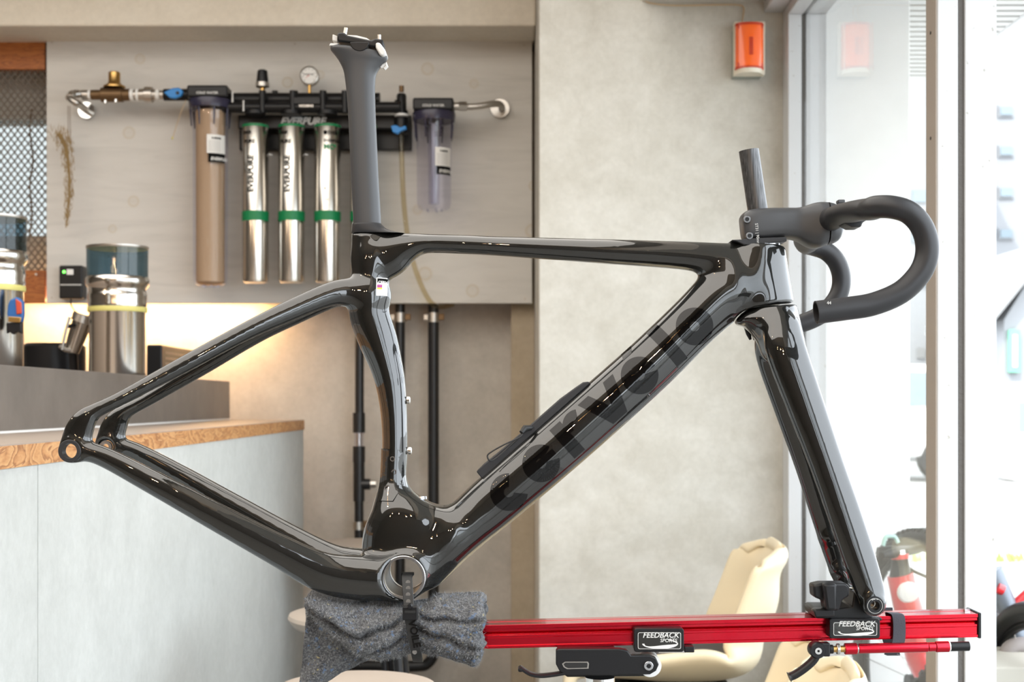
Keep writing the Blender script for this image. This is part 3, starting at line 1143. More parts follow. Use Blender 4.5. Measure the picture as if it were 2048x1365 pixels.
def decal(name, polys2d, m, parent, bvh, origin, ux, uz, lift=0.00035, cell=0.004):
    """flat outlines (list of (verts, faces)) laid on the camera side of a curved part; ux, uz: axes in the xz plane"""
    bm = bmesh.new()
    for vs, fs in polys2d:
        bv = [bm.verts.new((v[0], v[1], 0)) for v in vs]
        for f in fs:
            try:
                bm.faces.new([bv[i] for i in f])
            except Exception:
                pass
    bmesh.ops.triangulate(bm, faces=bm.faces)
    for _ in range(6):
        es = [e for e in bm.edges if e.calc_length() > cell]
        if not es:
            break
        bmesh.ops.subdivide_edges(bm, edges=es, cuts=1)
        bmesh.ops.triangulate(bm, faces=[f for f in bm.faces if len(f.verts) > 3])
    dead = []
    for v in bm.verts:
        w = Vector(origin) + ux * v.co.x + uz * v.co.y
        hit = bvh.ray_cast(Vector((w.x, -0.3, w.z)), Vector((0, 1, 0)), 0.6)
        if hit[0] is None or abs(hit[1].y) < 0.12:
            dead.append(v)
            continue
        n = hit[1] if hit[1].y < 0 else -hit[1]
        v.co = hit[0] + n * lift
    bmesh.ops.delete(bm, geom=dead, context='VERTS')
    me = bpy.data.meshes.new(name)
    bm.to_mesh(me)
    bm.free()
    return link(name, me, m, parent, smooth=True, angle=80)


def ring_sector(cx, cy, r0, r1, a0, a1, n=40, ex=1.0):
    vs, fs = [], []
    for i in range(n + 1):
        a = R(a0 + (a1 - a0) * i / n)
        vs += [(cx + r0 * ex * math.cos(a), cy + r0 * math.sin(a)), (cx + r1 * ex * math.cos(a), cy + r1 * math.sin(a))]
    for i in range(n):
        fs.append((2 * i, 2 * i + 1, 2 * i + 3, 2 * i + 2))
    return vs, fs


def quad(*p):
    return list(p), [tuple(range(len(p)))]


# model name along the down tube, u up the tube, v across it towards the top side
u_ = (P(1430, 640) - P(1010, 1015)).normalized()
w_ = Vector((u_.z * -1, 0, u_.x))
w_ = Vector((-u_.z, 0, u_.x))
PXM = 1.65 / FPX
org = P(1018, 982)


def letters():
    r = 0.0215
    L = []
    px = lambda t: t * PXM
    c1, c2 = 0.0, px(85)
    L.append([ring_sector(c1, 0, r * 0.27, r, 48, 312, ex=1.0)])
    L.append([ring_sector(c2, 0, r * 0.27, r, 22, 335), quad((c2 - r * 0.4, -r * 0.14), (c2 + r * 0.95, -r * 0.14), (c2 + r * 0.95, r * 0.20), (c2 - r * 0.4, r * 0.20))])
    x = px(140)
    L.append([quad((x, -r), (x + r * 0.75, -r), (x + r * 0.75, r), (x, r)), ring_sector(x + r * 1.35, r * 0.15, r * 0.35, r * 0.88, 60, 178, 16)])
    x = px(215)
    L.append([quad((x, r), (x + r * 0.75, r), (x + r * 1.3, -r * 0.25), (x + r * 1.25, -r), (x + r * 0.75, -r)),
              quad((x + r * 1.25, -r), (x + r * 1.3, -r * 0.25), (x + r * 1.8, r), (x + r * 2.5, r), (x + r * 1.75, -r))])
    x = px(345)
    L.append([ring_sector(x, 0, r * 0.27, r, 22, 335), quad((x - r * 0.4, -r * 0.14), (x + r * 0.95, -r * 0.14), (x + r * 0.95, r * 0.20), (x - r * 0.4, r * 0.20)),
              quad((x - r * 0.1, r * 1.15), (x + r * 0.5, r * 1.15), (x + r * 1.05, r * 1.75), (x + r * 0.25, r * 1.75))])
    x = px(412)
    L.append([quad((x, -r), (x + r * 0.75, -r), (x + r * 0.75, r * 1.75), (x, r * 1.75))])
    x = px(490)
    L.append([ring_sector(x, 0, r * 0.27, r, 0, 360)])
    return L


for polys in letters():
    decal('lettering', polys, M_LETTER, bike, frame_bvh, org, u_, w_)


def disc_y(name, c, r, t, m, parent, seg=24, hole=0, bevel=0.0):
    """short cylinder along y, front face at c, thickness t going away"""
    if hole:
        pr = [(hole, 0), (r, 0), (r, t), (hole, t), (hole, 0)]
        return MB().lathe(pr, c, 'y', seg, cap=False).build(name, m, parent, bevel=bevel)
    return MB().lathe([(r, 0), (r, t)], c, 'y', seg).build(name, m, parent, bevel=bevel)


# alloy bottom bracket sleeve
disc_y('bottom_bracket_sleeve', (BB.x, -0.0425, BB.z), 0.0252, 0.009, M_ALU, bike, 64, 0.0216, 0.0008)
disc_y('bottom_bracket_sleeve', (BB.x, 0.0335, BB.z), 0.0252, 0.009, M_ALU, bike, 64, 0.0216, 0.0008)
disc_y('bottom_bracket_bore', (BB.x, -0.0335, BB.z), 0.0240, 0.067, M_BLACKPL, bike, 64, 0.0225)
# rear axle seats
for s in (-1, 1):
    disc_y('axle_seat', (DR.x, -0.079 if s < 0 else 0.064, DR.z), 0.0126, 0.015, M_MATTE, bike, 32, 0.0083, 0.0006)
disc_y('axle_bushing', (DR.x, 0.0600, DR.z), 0.0075, 0.006, M_ALU, bike, 24, 0.004)
# front axle plug
ax = MB().lathe([(0.0048, 0.004), (0.0052, 0), (0.0100, 0), (0.0108, 0.002), (0.0108, 0.018), (0.0048, 0.018), (0.0048, 0.004)], (FD.x, -0.0672, FD.z), 'y', 32, cap=False).build('axle_plug', M_BLACKPL, bike)
print_text('dial_print', 'o•• ••', 0.0035, (FD.x - 0.004, -0.0673, FD.z + 0.0062), M_GREYPRINT, ax)
MB().lathe([(0.0082, 0), (0.0085, 0.0), (0.0085, 0.0003), (0.0082, 0.0003), (0.0082, 0)], (FD.x, -0.0674, FD.z), 'y', 40, cap=False).build('dial_ring', M_GREYPRINT, ax)

# collar + seatpost
col = MB()
col.loft([(P(703, 467), P(812, 468), .0155), (P(703, 465), P(790, 464), .0158), (P(704, 460), P(775, 459), .0158), (P(705, 452), P(765, 451), .0155), (P(705.5, 449), P(763, 448), .015)], 2.6, 32, 4)
col.build('seatpost_collar', M_MATTE, bike)
sp = MB()
sp.loft([(P(707, 466), P(763, 466), .0125), (P(706, 430), P(761.5, 430), .0125), (P(702, 350), P(757, 350), .0125), (P(698, 256), P(752.5, 256), .0125), (P(694.5, 200), P(750.5, 200), .0125),
         (P(691, 165), P(750.5, 165), .0125), (P(687, 142), P(754, 146), .0128), (P(679, 124), P(765, 130), .0135), (P(670, 111), P(775, 119), .0145), (P(662, 101), P(772, 110), .015),
         (P(662, 95), P(764, 106), .0145), (P(668, 92), P(752, 104), .013)], 2.5, 36, 6)
post = sp.build('seatpost', M_SATIN, bike)
# saddle clamp
cl = MB().prism([(P(x, y).x, P(x, y).z) for x, y in ((677, 71), (690, 70), (698, 76), (745, 86), (752, 82), (768, 84), (770, 100), (752, 100), (700, 91), (677, 88))], -0.013, 0.013).build('saddle_clamp', M_BLACKPL, post, bevel=0.002)
MB().prism([(P(722 + 19 * math.cos(R(a)), 91 + 18 * math.sin(R(a))).x, P(0, 91 + 18 * math.sin(R(a))).z) for a in range(0, 181, 15)], -0.0158, 0.0158).build('clamp_barrel', M_BLACKPL, post, bevel=.0008)
MB().sweep([P(688, 78), P(692, 56)], 0.0022, 12).build('clamp_bolt', M_DULL, post)
MB().sweep([P(758, 90), P(758.5, 70)], 0.0022, 12).build('clamp_bolt', M_DULL, post)
MB().prism([(P(x, y).x, P(x, y).z) for x, y in ((693, 75), (715, 76), (735, 81), (746, 88), (693, 81))], -0.0118, 0.0118).build('tape', M_TAPE, post, bevel=0.0008)
MB().prism([(P(x, y).x, P(x, y).z) for x, y in ((754, 92), (762, 92), (774, 108), (774, 114), (767, 119), (762, 116), (754, 102))], -0.0165, 0.0155).build('tape', M_TAPE, post, bevel=0.002)
MB().prism([(P(x, y).x, P(x, y).z) for x, y in ((667, 72), (677, 76), (677, 87), (666, 84))], -0.008, 0.008).build('tape', M_TAPE, post, bevel=0.0008)
MB().prism([(P(x, y).x, P(x, y).z) for x, y in ((662, 90), (680, 90), (674, 95), (660, 95))], -0.008, 0.008).build('tape', M_TAPE, post, bevel=0.0008)
MB().sweep([P(762, 136), P(766, 131), P(772, 128), P(773, 133), P(768, 138)], 0.0024, 10).build('foam_tip', M_TAPE, post)

# headset cover, stem, steerer
hc = MB().prism([(P(x, y).x, P(x, y).z) for x, y in ((1458, 484), (1478, 483), (1488, 481), (1566, 478), (1567, 487), (1540, 490), (1500, 495), (1482, 494), (1468, 487))], -0.0205, 0.0205)
hc.build('headset_cover', M_MATTE, bike, bevel=0.003, bseg=3)
MB().lathe([(0.0205, 0), (0.0205, 0.0035)], P(1524, 493), 'z', 40).build('headset_ring', M_ALU, bike)
stm = MB()
stm.loft([(P(1481, 434), P(1486, 478), .0155), (P(1486, 427), P(1490, 482), .0185), (P(1500, 421), P(1502, 482), .0205), (P(1535, 418), P(1538, 480), .0205), (P(1571, 417.5), P(1570, 478), .0195), (P(1597, 416.5), P(1594, 482), .0195),
          (P(1622, 409), P(1617, 494), .0225), (P(1636, 406.5), P(1634, 497), .025), (P(1650, 407), P(1650, 492), .0255)], 4.0, 40, 5)
stem_o = stm.build('stem', M_SATIN, bike)
fp = MB()
fp.loft([(P(1653, 407), P(1653, 490), .0255), (P(1664, 410), P(1664, 488), .025), (P(1674, 418), P(1674, 482), .023), (P(1681, 432), P(1681, 466), .018)], 4.0, 40, 5)
fpo = fp.build('faceplate', M_SATIN, bike)
MB().box(tuple(P(1667, 412) + Vector((0, -0.0235, 0))), tuple(P(1681, 405) + Vector((0, -0.012, 0)))).build('bolt_lug', M_SATIN, fpo, smooth=False, bevel=0.001)
for px, py in ((1494, 439), (1499, 472)):
    c = P(px, py, 1.629)
    bo = disc_y('stem_bolt', (c.x, -0.0215, c.z), 0.0042, 0.004, M_DARKSTEEL, bike, 24, 0.0024, 0.0004)
    disc_y('bolt_socket', (c.x, -0.0212, c.z), 0.0024, 0.003, M_BLACKPL, bo, 6)
# tiny size print, reading downwards
print_text('size_print', 'ST31 | 90mm', 0.0046, P(1510, 447, 1.629) + Vector((0, 0.0, 0)), M_GREYPRINT, stem_o, Vector((0.1, 0, -1)).normalized(), Vector((1, 0, 0.1)).normalized(), thick=0.0003)
_o = MB()
_o.sweep([P(1524, 480), P(1497.5, 301)], 0.0116, 32, hollow_end=True)
_o.build('steerer_tube', M_STEERER, bike)


def drop(s):
    pts, rad = [], []
    c = P(1653, 444)
    base = [(c.x, 0.0, c.z, .0135, .0135), (c.x, .026, c.z, .0135, .0135), (c.x + .001, .040, c.z, .0140, .0132), (c.x + .003, .060, c.z, .0175, .0122), (c.x + .005, .085, c.z - .001, .0200, .0115),
            (c.x + .006, .115, c.z - .003, .0200, .0112), (c.x + .008, .140, c.z - .005, .0185, .0114), (c.x + .011, .160, c.z - .007, .0165, .0118)]
    tail = [(1752, 414.5, .176), (1782, 414.5, .187), (1815, 424, .190), (1840, 448, .190), (1853, 482, .190), (1852, 518, .190), (1836, 552, .190), (1800, 586, .190), (1745, 609, .190), (1690, 618, .191), (1632, 625.5, .192)]
    P3 = [Vector((x, s * y, z)) for x, y, z, _, _ in base]
    rr = [Vector((a, b_, 0)) for *_, a, b_ in base]
    for px, py, y in tail:
        q = P(px, py, 1.65 - y)
        P3.append(Vector((q.x, s * y, q.z)))
        rr.append(Vector((.0122, .0119, 0)))
    pp = catmull(P3, 6)
    r3 = catmull(rr, 6)
    return pp, [(v.x, v.y) for v in r3]


hb = MB()
for s in (-1, 1):
    pp, r3 = drop(s)
    hb.sweep(pp, r3, 32, up=Vector((0, 0, 1)), hollow_end=True)
bar = hb.build('handlebar', M_MATTE, bike, angle=60)
MB().prism([(P(x, y, 1.57).x, P(x, y, 1.57).z) for x, y in ((1680, 436), (1736, 432), (1738, 438), (1722, 447), (1719, 456), (1700, 456), (1686, 449))], -.088, -.058).build('cable_guide', M_MATTE, bar, bevel=.003, bseg=3)
q = P(1700, 440, 1.56)
for s in (-1,):
    MB().prism(rrect(q.x - .004, q.z - .0012, q.x + .008, q.z + .0016, .001), -.092, -.088).build('cable_port', M_BLACKPL, bar)
qd = P(1648, 603, 1.459)
print_text('bar_print', '44', 0.0045, (qd.x, -0.2035, qd.z - 0.004), M_GREYPRINT, bar)
# sticker on the seat tube
stk = decal('sticker', [quad((-.0065, -.0105), (.0055, -.0105), (.0055, .0105), (-.0065, .0105))], M_WHITEPRINT, bike, frame_bvh, P(766.5, 576), Vector((1, 0, 0)), Vector((0, 0, 1)), 0.0004)
decal('sticker_print', [quad((-.0055, .0045), (.0055, .0045), (.0055, .0095), (-.0055, .0095))], M_BLACKPRINT, stk, frame_bvh, P(766.5, 576), Vector((1, 0, 0)), Vector((0, 0, 1)), 0.0006)
vs, fs = text_geo('CERV', 0.0048, offset=0.0001)
decal('sticker_print', [(vs, fs)], M_WHITEPRINT, stk, frame_bvh, P(758.5, 570.5), Vector((.85, 0, 0)), Vector((0, 0, 1)), 0.0008)
decal('sticker_print', [quad((-.0055, -.0012), (0, -.0012), (0, .0022), (-.0055, .0022))], mat('magenta_print', (0.35, 0.05, 0.22), 0.5), stk, frame_bvh, P(766.5, 576), Vector((1, 0, 0)), Vector((0, 0, 1)), 0.0006)
decal('sticker_print', [quad((-.0055, -.0030), (0, -.0030), (0, -.0014), (-.0055, -.0014))], mat('yellow_print', (0.75, 0.55, 0.03), 0.5), stk, frame_bvh, P(766.5, 576), Vector((1, 0, 0)), Vector((0, 0, 1)), 0.0006)

# screws on the front of the seat tube, cover plate with its screws
for py, px in ((801, 814), (902, 817)):
    q = P(px, py)
    MB().lathe([(0.0001, 0.0045), (0.003, 0.0045), (0.0045, 0.0035), (0.0045, 0.0005), (0.003, 0), (0.003, -0.004)], (q.x - 0.0005, 0, q.z), 'x', 20).build('bottle_screw', M_CHROME, bike)
plate_px = [(767, 897), (799, 899), (806, 905), (808, 950), (800, 968), (799, 985), (790, 1000), (760, 1000), (765, 950)]
o0 = P(785, 950)
decal('front_mech_plate', [([((P(x, y).x - o0.x), (P(x, y).z - o0.z)) for x, y in plate_px], [tuple(range(len(plate_px)))])], M_PAINT, bike, frame_bvh, o0, Vector((1, 0, 0)), Vector((0, 0, 1)), 0.0018)
for px, py, r_ in ((788, 917, .0030), (791, 943, .0030), (778, 975, .0036)):
    q = P(px, py)
    hit = frame_bvh.ray_cast(Vector((q.x, -0.3, q.z)), Vector((0, 1, 0)))
    if hit[0] is not None:
        so = disc_y('plate_screw', (q.x, hit[0].y - 0.0019, q.z), r_, 0.004, M_ALU, bike, 18, r_ * 0.62)
        disc_y('screw_socket', (q.x, hit[0].y - 0.0016, q.z), r_ * 0.62, 0.003, M_BLACKPL, so, 12)
# oval cable port on top of the bottom bracket cluster
qq = P(842, 1003)
hit = frame_bvh.ray_cast(Vector((qq.x, 0, 1.2)), Vector((0, 0, -1)))
if hit[0] is not None:
    MB().lathe([(0.0035, 0.0012), (0.0068, 0.0012), (0.0072, -0.002)], (qq.x, -0.004, hit[0].z), 'z', 24).build('cable_grommet', M_ALU, bike)

# down tube bottle mount plate with the hanging cable loop
nrm = Vector((-u_.z, 0, u_.x))
if nrm.z < 0:
    nrm = -nrm
A0, A1 = P(953, 944), P(1178, 763)
pb = [P(953, 943), P(968, 928), P(1000, 902), P(1060, 851), P(1120, 798), P(1150, 776), P(1166, 765), P(1177, 764), P(1179, 768), P(965, 958)]
bp = MB().prism([(p.x, p.z) for p in pb], -0.0105, 0.0105).build('bottle_mount_cover', M_MATTE, bike, bevel=0.0012)
MB().sweep(catmull([P(1068, 855, 1.64), P(1052, 858, 1.635), P(1046, 868, 1.63), P(1038, 876, 1.628), P(1010, 889, 1.625), P(985, 903, 1.625), P(975, 912, 1.625), P(980, 922, 1.625), P(994, 916, 1.628), P(1020, 893, 1.63), P(1038, 877, 1.63)], 6), 0.0009, 8).build('cable_loop', M_RUBBER, bp)
MB().sweep([P(1043, 866, 1.63), P(1050, 857, 1.633), P(1062, 856, 1.637)], [0.003, 0.0038, 0.003], 12).build('cable_plug', M_RUBBER, bp)
for s_, (a_, b2, c_) in ((1, ((1490, 652), (1497, 668), (1501, 680))),):
    MB().sweep([P(*a_, 1.67), P(*b2, 1.67), P(*c_, 1.67)], [0.002, 0.003, 0.0015], 10).build('hose_grommet', M_MATTE, bike)


# =================================================================== WORK STAND
stand = thing('repair_stand', 'red aluminium work stand beam with black clamps holding the glossy frame', 'work stand', (0.1, -0.01, 0.0))
BL, BR = P(716, 1281, 1.62), P(1956, 1252, 1.62)
bt = 0.0005
# beam profile (y, z): grooved front and back, length along x, slight tilt
hh = 0.0133
dp = 0.042
prof = [(0, hh), (0, hh - .004), (.0015, hh - .0045), (.0015, hh - .0075), (.0060, .0025), (.0060, .0015), (.0018, .0012), (.0018, -.0012), (.0022, -.0015), (.0022, -.0100), (0, -.0105), (0, -hh)]
back = [(dp - y, z) for y, z in prof][::-1]
top_groove = [(dp * .62, hh), (dp * .60, hh - .0012), (dp * .56, hh - .0012), (dp * .54, hh)]
outline = prof + back + top_groove
bmv = MB()
n = len(outline)
for X0, z0 in ((BL.x, BL.z), (BR.x, BR.z)):
    bmv.v += [(X0, -0.03 + y, z0 + z) for y, z in outline]
bmv.f += [tuple(range(n)), tuple(range(2 * n - 1, n - 1, -1))] + [(i, i + n, (i + 1) % n + n, (i + 1) % n) for i in range(n)]
beam_o = bmv.build('beam', M_RED, stand, smooth=False, bevel=0.0004)
MB().prism(rrect(BR.x, BR.z - .0145, BR.x + .0035, BR.z + .0145, .001), -0.031, 0.013).build('end_cap', M_BLACKPL, stand, bevel=0.0008)
MB().box((BR.x - .008, -0.008, BR.z + .0133), (BR.x - .002, -0.002, BR.z + .0155)).build('end_screw', M_ALU, stand, smooth=False)


def bz(px):
    t = (P(px, 0, 1.62).x - BL.x) / (BR.x - BL.x)
    return BL.z + (BR.z - BL.z) * t


def badge(px0, px1, py0, py1, yf, scratched):
    p0, p1 = P(px0, py1, yf - CY), P(px1, py0, yf - CY)
    x0, x1, z0, z1 = p0.x, p1.x, p0.z, p1.z
    body = MB().prism(rrect(x0, z0, x1, z1, .003), yf, yf + 0.022).build('clamp_block', M_BLACKPL, stand, bevel=0.0008)
    m = .0035
    MB().prism(rrect(x0 + m, z0 + m * .8, x1 - m * .8, z1 - m, .002), yf - .0006, yf).build('name_plate', M_PLATE, body)
    # thin frame line
    a = rrect(x0 + m + .0008, z0 + m * .8 + .0008, x1 - m * .8 - .0008, z1 - m - .0008, .002)
    bq = rrect(x0 + m + .0013, z0 + m * .8 + .0013, x1 - m * .8 - .0013, z1 - m - .0013, .0017)
    k = len(a)
    r_ = MB()
    r_.v = [(x, yf - .0008, z) for x, z in a] + [(x, yf - .0008, z) for x, z in bq]
    r_.f = [(i, (i + 1) % k, (i + 1) % k + k, i + k) for i in range(k)]
    r_.build('plate_border', M_GREYPRINT, body, smooth=False, fixn=False)
    w = x1 - x0
    print_text('plate_lettering', 'FEEDBACK', w * 0.150, (x0 + w * 0.17, yf - .0006, z0 + (z1 - z0) * 0.62), M_GREYPRINT, body, offset=0.00010, shear=0.25)
    print_text('plate_lettering', 'SPORTS', w * 0.098, (x0 + w * 0.52, yf - .0006, z0 + (z1 - z0) * 0.43), M_GREYPRINT, body, offset=0.00003, shear=0.15)
    # swoosh
    cx, cz = x0 + w * .52, z0 + (z1 - z0) * .36
    pts_o, pts_i = [], []
    for i in range(25):
        a_ = R(70 - 250 * i / 24)
        t_ = i / 24
        pts_o.append((cx + w * .36 * math.cos(a_), cz + (z1 - z0) * .22 * math.sin(a_)))
        ri = 0.95 - 0.75 * math.sin(math.pi * min(t_ * 1.1, 1))
        pts_i.append((cx + w * .36 * math.cos(a_) * (0.97 - .10 * t_), cz + (z1 - z0) * .22 * (math.sin(a_) * ri)))
    sw = MB()
    sw.v = [(x, yf - .0009, z) for x, z in pts_o + pts_i]
    sw.f = [(i, i + 1, i + 26, i + 25) for i in range(24)]
    sw.build('plate_swoosh', M_GREYPRINT, body, smooth=False, fixn=False)
    return body


M_PLATE = mat('glossy_black_plate', (0.012, 0.012, 0.010), 0.06, 0, 0.8)
badge(1268, 1368, 1258, 1305, -0.046, True)
badge(1659, 1760, 1238, 1278, -0.046, False)
# bracket under the first badge
q0 = P(1318, 1303, 1.605)
MB().box((P(1316, 0, 1.61).x, -0.040, P(0, 1307, 1.61).z), (P(1372, 0, 1.61).x, -0.004, P(0, 1299, 1.61).z)).build('bracket_plate', M_CHROME, stand, smooth=False, bevel=0.0008)
MB().box((P(1368, 0, 1.61).x, -0.044, P(0, 1305, 1.61).z), (P(1388, 0, 1.61).x, -0.010, P(0, 1293, 1.61).z)).build('bracket_foot', M_BLACKPL, stand, smooth=False, bevel=0.001)

# lower clamp body with quick release
yb0, yb1 = -0.052, 0.018


def px_poly(pts, d):
    return [(P(x, y, d).x, P(x, y, d).z) for x, y in pts]


cb = MB().prism(px_poly([(1112, 1302), (1112, 1330), (1120, 1345), (1134, 1353), (1300, 1350), (1312, 1343), (1318, 1330), (1312, 1317), (1300, 1312), (1262, 1312), (1255, 1302), (1240, 1299), (1116, 1299)], 1.598), yb0, yb0 + 0.012)
clamp = cb.build('clamp_jaw', M_BLACKPL, stand, bevel=0.0012)
slot = MB().prism(px_poly([(1124, 1328), (1130, 1324), (1176, 1324), (1178, 1328), (1177, 1338), (1134, 1339), (1127, 1335)], 1.598), yb0 - .02, yb0 + .009).build('cut', M_BLACKPL)
clamp = bool_cut(clamp, [slot]) if False else clamp
_pm = bpy.data.objects.remove(slot)
MB().prism(px_poly([(1124, 1328), (1130, 1324), (1176, 1324), (1178, 1328), (1177, 1338), (1134, 1339), (1127, 1335)], 1.598), yb0 - .0006, yb0 + .001).build('jaw_slot', M_CHROME, clamp)
MB().prism(px_poly([(1127, 1329), (1131, 1326), (1174, 1326), (1175, 1329), (1174, 1336), (1136, 1337), (1130, 1334)], 1.598), yb0 - .0010, yb0 + .001).build('slot_recess', M_RUBBER, clamp)
MB().prism(px_poly([(1114, 1297), (1230, 1296), (1232, 1303), (1116, 1303)], 1.61), -0.040, 0.015).build('jaw_pad', M_BLACKPL, stand, bevel=0.001)
MB().prism(px_poly([(1116, 1303), (1300, 1313), (1312, 1318), (1317, 1330), (1312, 1343), (1300, 1350), (1134, 1352), (1118, 1340)], 1.655), -0.005, 0.008).build('clamp_jaw', M_BLACKPL, stand, bevel=0.0012)
pv = P(1297, 1332, 1.598)
pin = disc_y('pivot_washer', (P(1299, 1330, 1.62).x, -0.038, P(1299, 1330, 1.62).z), 0.0128, 0.030, M_WHITEPL, stand, 40)
pb_ = disc_y('pivot_bolt', (pv.x, yb0 - .003, pv.z), 0.0052, 0.010, M_ALU, stand, 24, 0.0026, 0.0005)
disc_y('bolt_socket', (pv.x, yb0 - .0026, pv.z), 0.0026, 0.004, M_BLACKPL, pb_, 6)
lev = MB()
lp = catmull([P(1130, 1346, 1.605), P(1105, 1350, 1.605), P(1080, 1352, 1.605), P(1060, 1348, 1.605), P(1044, 1338, 1.605), P(1040, 1336, 1.605)], 5)
lev.sweep(lp, [(.0022, .008)] * len(lp), 14, up=Vector((0, 1, 0)), power=3)
lev.build('release_lever', M_BLACKPL, stand)
MB().box(tuple(P(1036, 1343, 1.605) + Vector((0, -.008, 0))), tuple(P(1046, 1334, 1.605) + Vector((0, .008, 0)))).build('lever_tip', M_BLACKPL, stand, smooth=False, bevel=0.0018)
# chrome post and tripod
pz = P(1200, 1352, 1.63)
MB().lathe([(0.0170, 0.10), (0.0170, pz.z - 0.002)], (pz.x, -0.018, 0), 'z', 40).build('post', M_CHROME, stand)
MB().lathe([(0.024, 0.30), (0.024, 0.38)], (pz.x, -0.018, 0), 'z', 32).build('post_collar', M_BLACKPL, stand)
for a in (-150, -30, 90):
    e = Vector((pz.x + 0.45 * math.cos(R(a)), -0.018 + 0.45 * math.sin(R(a)), 0.016))
    st_ = Vector((pz.x + 0.02 * math.cos(R(a)), -0.018 + 0.02 * math.sin(R(a)), 0.34))
    lg = MB().sweep([st_, e], 0.011, 14).build('leg', M_CHROME, stand)
    MB().lathe([(0.018, -0.016), (0.02, 0.0), (0.012, 0.02)], e, 'z', 16).build('rubber_foot', M_RUBBER, lg)

# fork mount: head, knob, base
MB().prism(px_poly([(1625, 1222), (1631, 1217), (1665, 1217), (1700, 1212), (1704, 1182), (1716, 1190), (1722, 1216), (1742, 1232), (1760, 1234), (1760, 1240), (1660, 1240), (1656, 1236), (1628, 1235)], 1.62), -0.040, 0.020).build('fork_mount', M_BLACKPL, stand, bevel=0.0018, bseg=3)
MB().lathe([(0.0046, 0), (0.0046, 0.11)], (FD.x, -0.048, FD.z), 'y', 20).build('mount_axle', M_CHROME, stand)
kn = MB()
kn.prism(px_poly([(1624, 1170), (1642, 1166), (1688, 1166), (1697, 1172), (1696, 1192), (1682, 1200), (1676, 1221), (1650, 1221), (1646, 1202), (1626, 1194)], 1.60), -0.056, -0.030)
kno = kn.build('clamp_knob', M_BLACKPL, stand, bevel=0.0025, bseg=3)
MB().prism(px_poly([(1645, 1168), (1673, 1168), (1673, 1221), (1652, 1221)], 1.585), -0.068, -0.054).build('knob_wing', M_BLACKPL, kno, bevel=0.003, bseg=3)
MB().prism(px_poly([(1626, 1222), (1630, 1219), (1668, 1219), (1668, 1233), (1630, 1235)], 1.60), -0.054, -0.036).build('knob_base', M_BLACKPL, stand, bevel=0.0015)

# quick release skewer stored under the beam
sk = thing('thru_axle_adapter', 'red axle adapter with black quick release lever strapped under the beam end', 'axle', tuple(P(1700, 1296, 1.60)))
zsk = lambda px: P(px, 1299.5 - (px - 1650) * 0.022, 1.60)


def seg(name, x0, x1, r, m, par=sk, bev=0.0005):
    a, c = zsk(x0), zsk(x1)
    return MB().sweep([a, c], r * PXM * 0.97, 24, up=Vector((0, 0, 1))).build(name, m, par, bevel=bev, angle=40)


seg('adapter_nut', 1658, 1666, 9, M_BLACKPL)
seg('threaded_rod', 1660, 1690, 6.5, M_BRASS)
seg('washer', 1673, 1679, 11, M_CHROME)
seg('axle_collar', 1689, 1713, 11.5, M_RED)
seg('axle_gap', 1713, 1717, 9, M_CHROME)
seg('axle_body', 1717, 1855, 10, M_RED)
seg('axle_body', 1856, 1871, 9.2, M_RED)
seg('axle_collar', 1871, 1897, 11, M_RED)
seg('axle_washer', 1897, 1900, 10, M_WHITEPL)
seg('axle_tip', 1900, 1938, 9.5, M_BLACKPL)
c = zsk(1633)
MB().lathe([(0.0001, -0.009), (0.008, -0.009), (0.0092, -0.007), (0.0092, 0.007), (0.008, 0.009), (0.0001, 0.009)], c, 'y', 28).build('cam_housing', M_BLACKPL, sk)
disc_y('cam_bolt', (c.x, c.y - 0.0105, c.z), 0.0038, 0.003, M_CHROME, sk, 20, 0.0014)
MB().box(tuple(c + Vector((.003, -.007, -.007))), tuple(zsk(1658) + Vector((0, .007, .008)))).build('cam_block', M_BLACKPL, sk, smooth=False, bevel=0.0015)
lv = catmull([P(1636, 1305, 1.60), P(1626, 1322, 1.60), P(1608, 1338, 1.60), P(1590, 1350, 1.60), P(1578, 1355, 1.60)], 5)
MB().sweep(lv, [(.0042, .0075)] * (len(lv) - 1) + [(.0055, .0080)], 16, up=Vector((0, 1, 0)), power=3).build('cam_lever', M_BLACKPL, sk)

# webbing strap round beam and adapter
vs_ = thing('webbing_strap', 'dark grey hook and loop strap wrapped round the red beam and the axle below', 'strap', tuple(P(1795, 1265, 1.60)))
cen = [(1792, 1226, .018), (1783, 1226, -.006), (1788, 1227, -.030), (1797, 1234, -.0345), (1799, 1262, -.0345), (1797, 1285, -.036), (1789, 1300, -.040), (1781, 1310, -.040)]
rail = catmull([PY(px, py, y) for px, py, y in cen], 6)
sb = MB()
hw = 12 * PXM
for p in rail:
    sb.v += [(p.x - hw, p.y, p.z + .0003), (p.x + hw, p.y, p.z), (p.x + hw, p.y + .0018, p.z), (p.x - hw, p.y + .0018, p.z + .0003)]
for i in range(len(rail) - 1):
    for k in range(4):
        a, c2 = 4 * i + k, 4 * i + (k + 1) % 4
        sb.f.append((a, a + 4, c2 + 4, c2))
sb.f += [(0, 1, 2, 3), tuple(range(len(sb.v) - 1, len(sb.v) - 5, -1))]
sb.build('strap_front', M_STRAPGREY, vs_, angle=50)
ba = [Vector((BR.x - .098 + hw, .019, bz(1792) + .0145)), Vector((BR.x - .098 + hw, .019, bz(1792) - .016)), Vector((BR.x - .100 + hw, -.020, bz(1792) - .032)), Vector((P(1781, 0, 1.61).x, -.040, P(0, 1310, 1.61).z))]
rb = catmull(ba, 6)
s2 = MB()
for p in rb:
    s2.v += [(p.x - hw, p.y, p.z), (p.x + hw, p.y, p.z), (p.x + hw, p.y + .0015, p.z + .001), (p.x - hw, p.y + .0015, p.z + .001)]
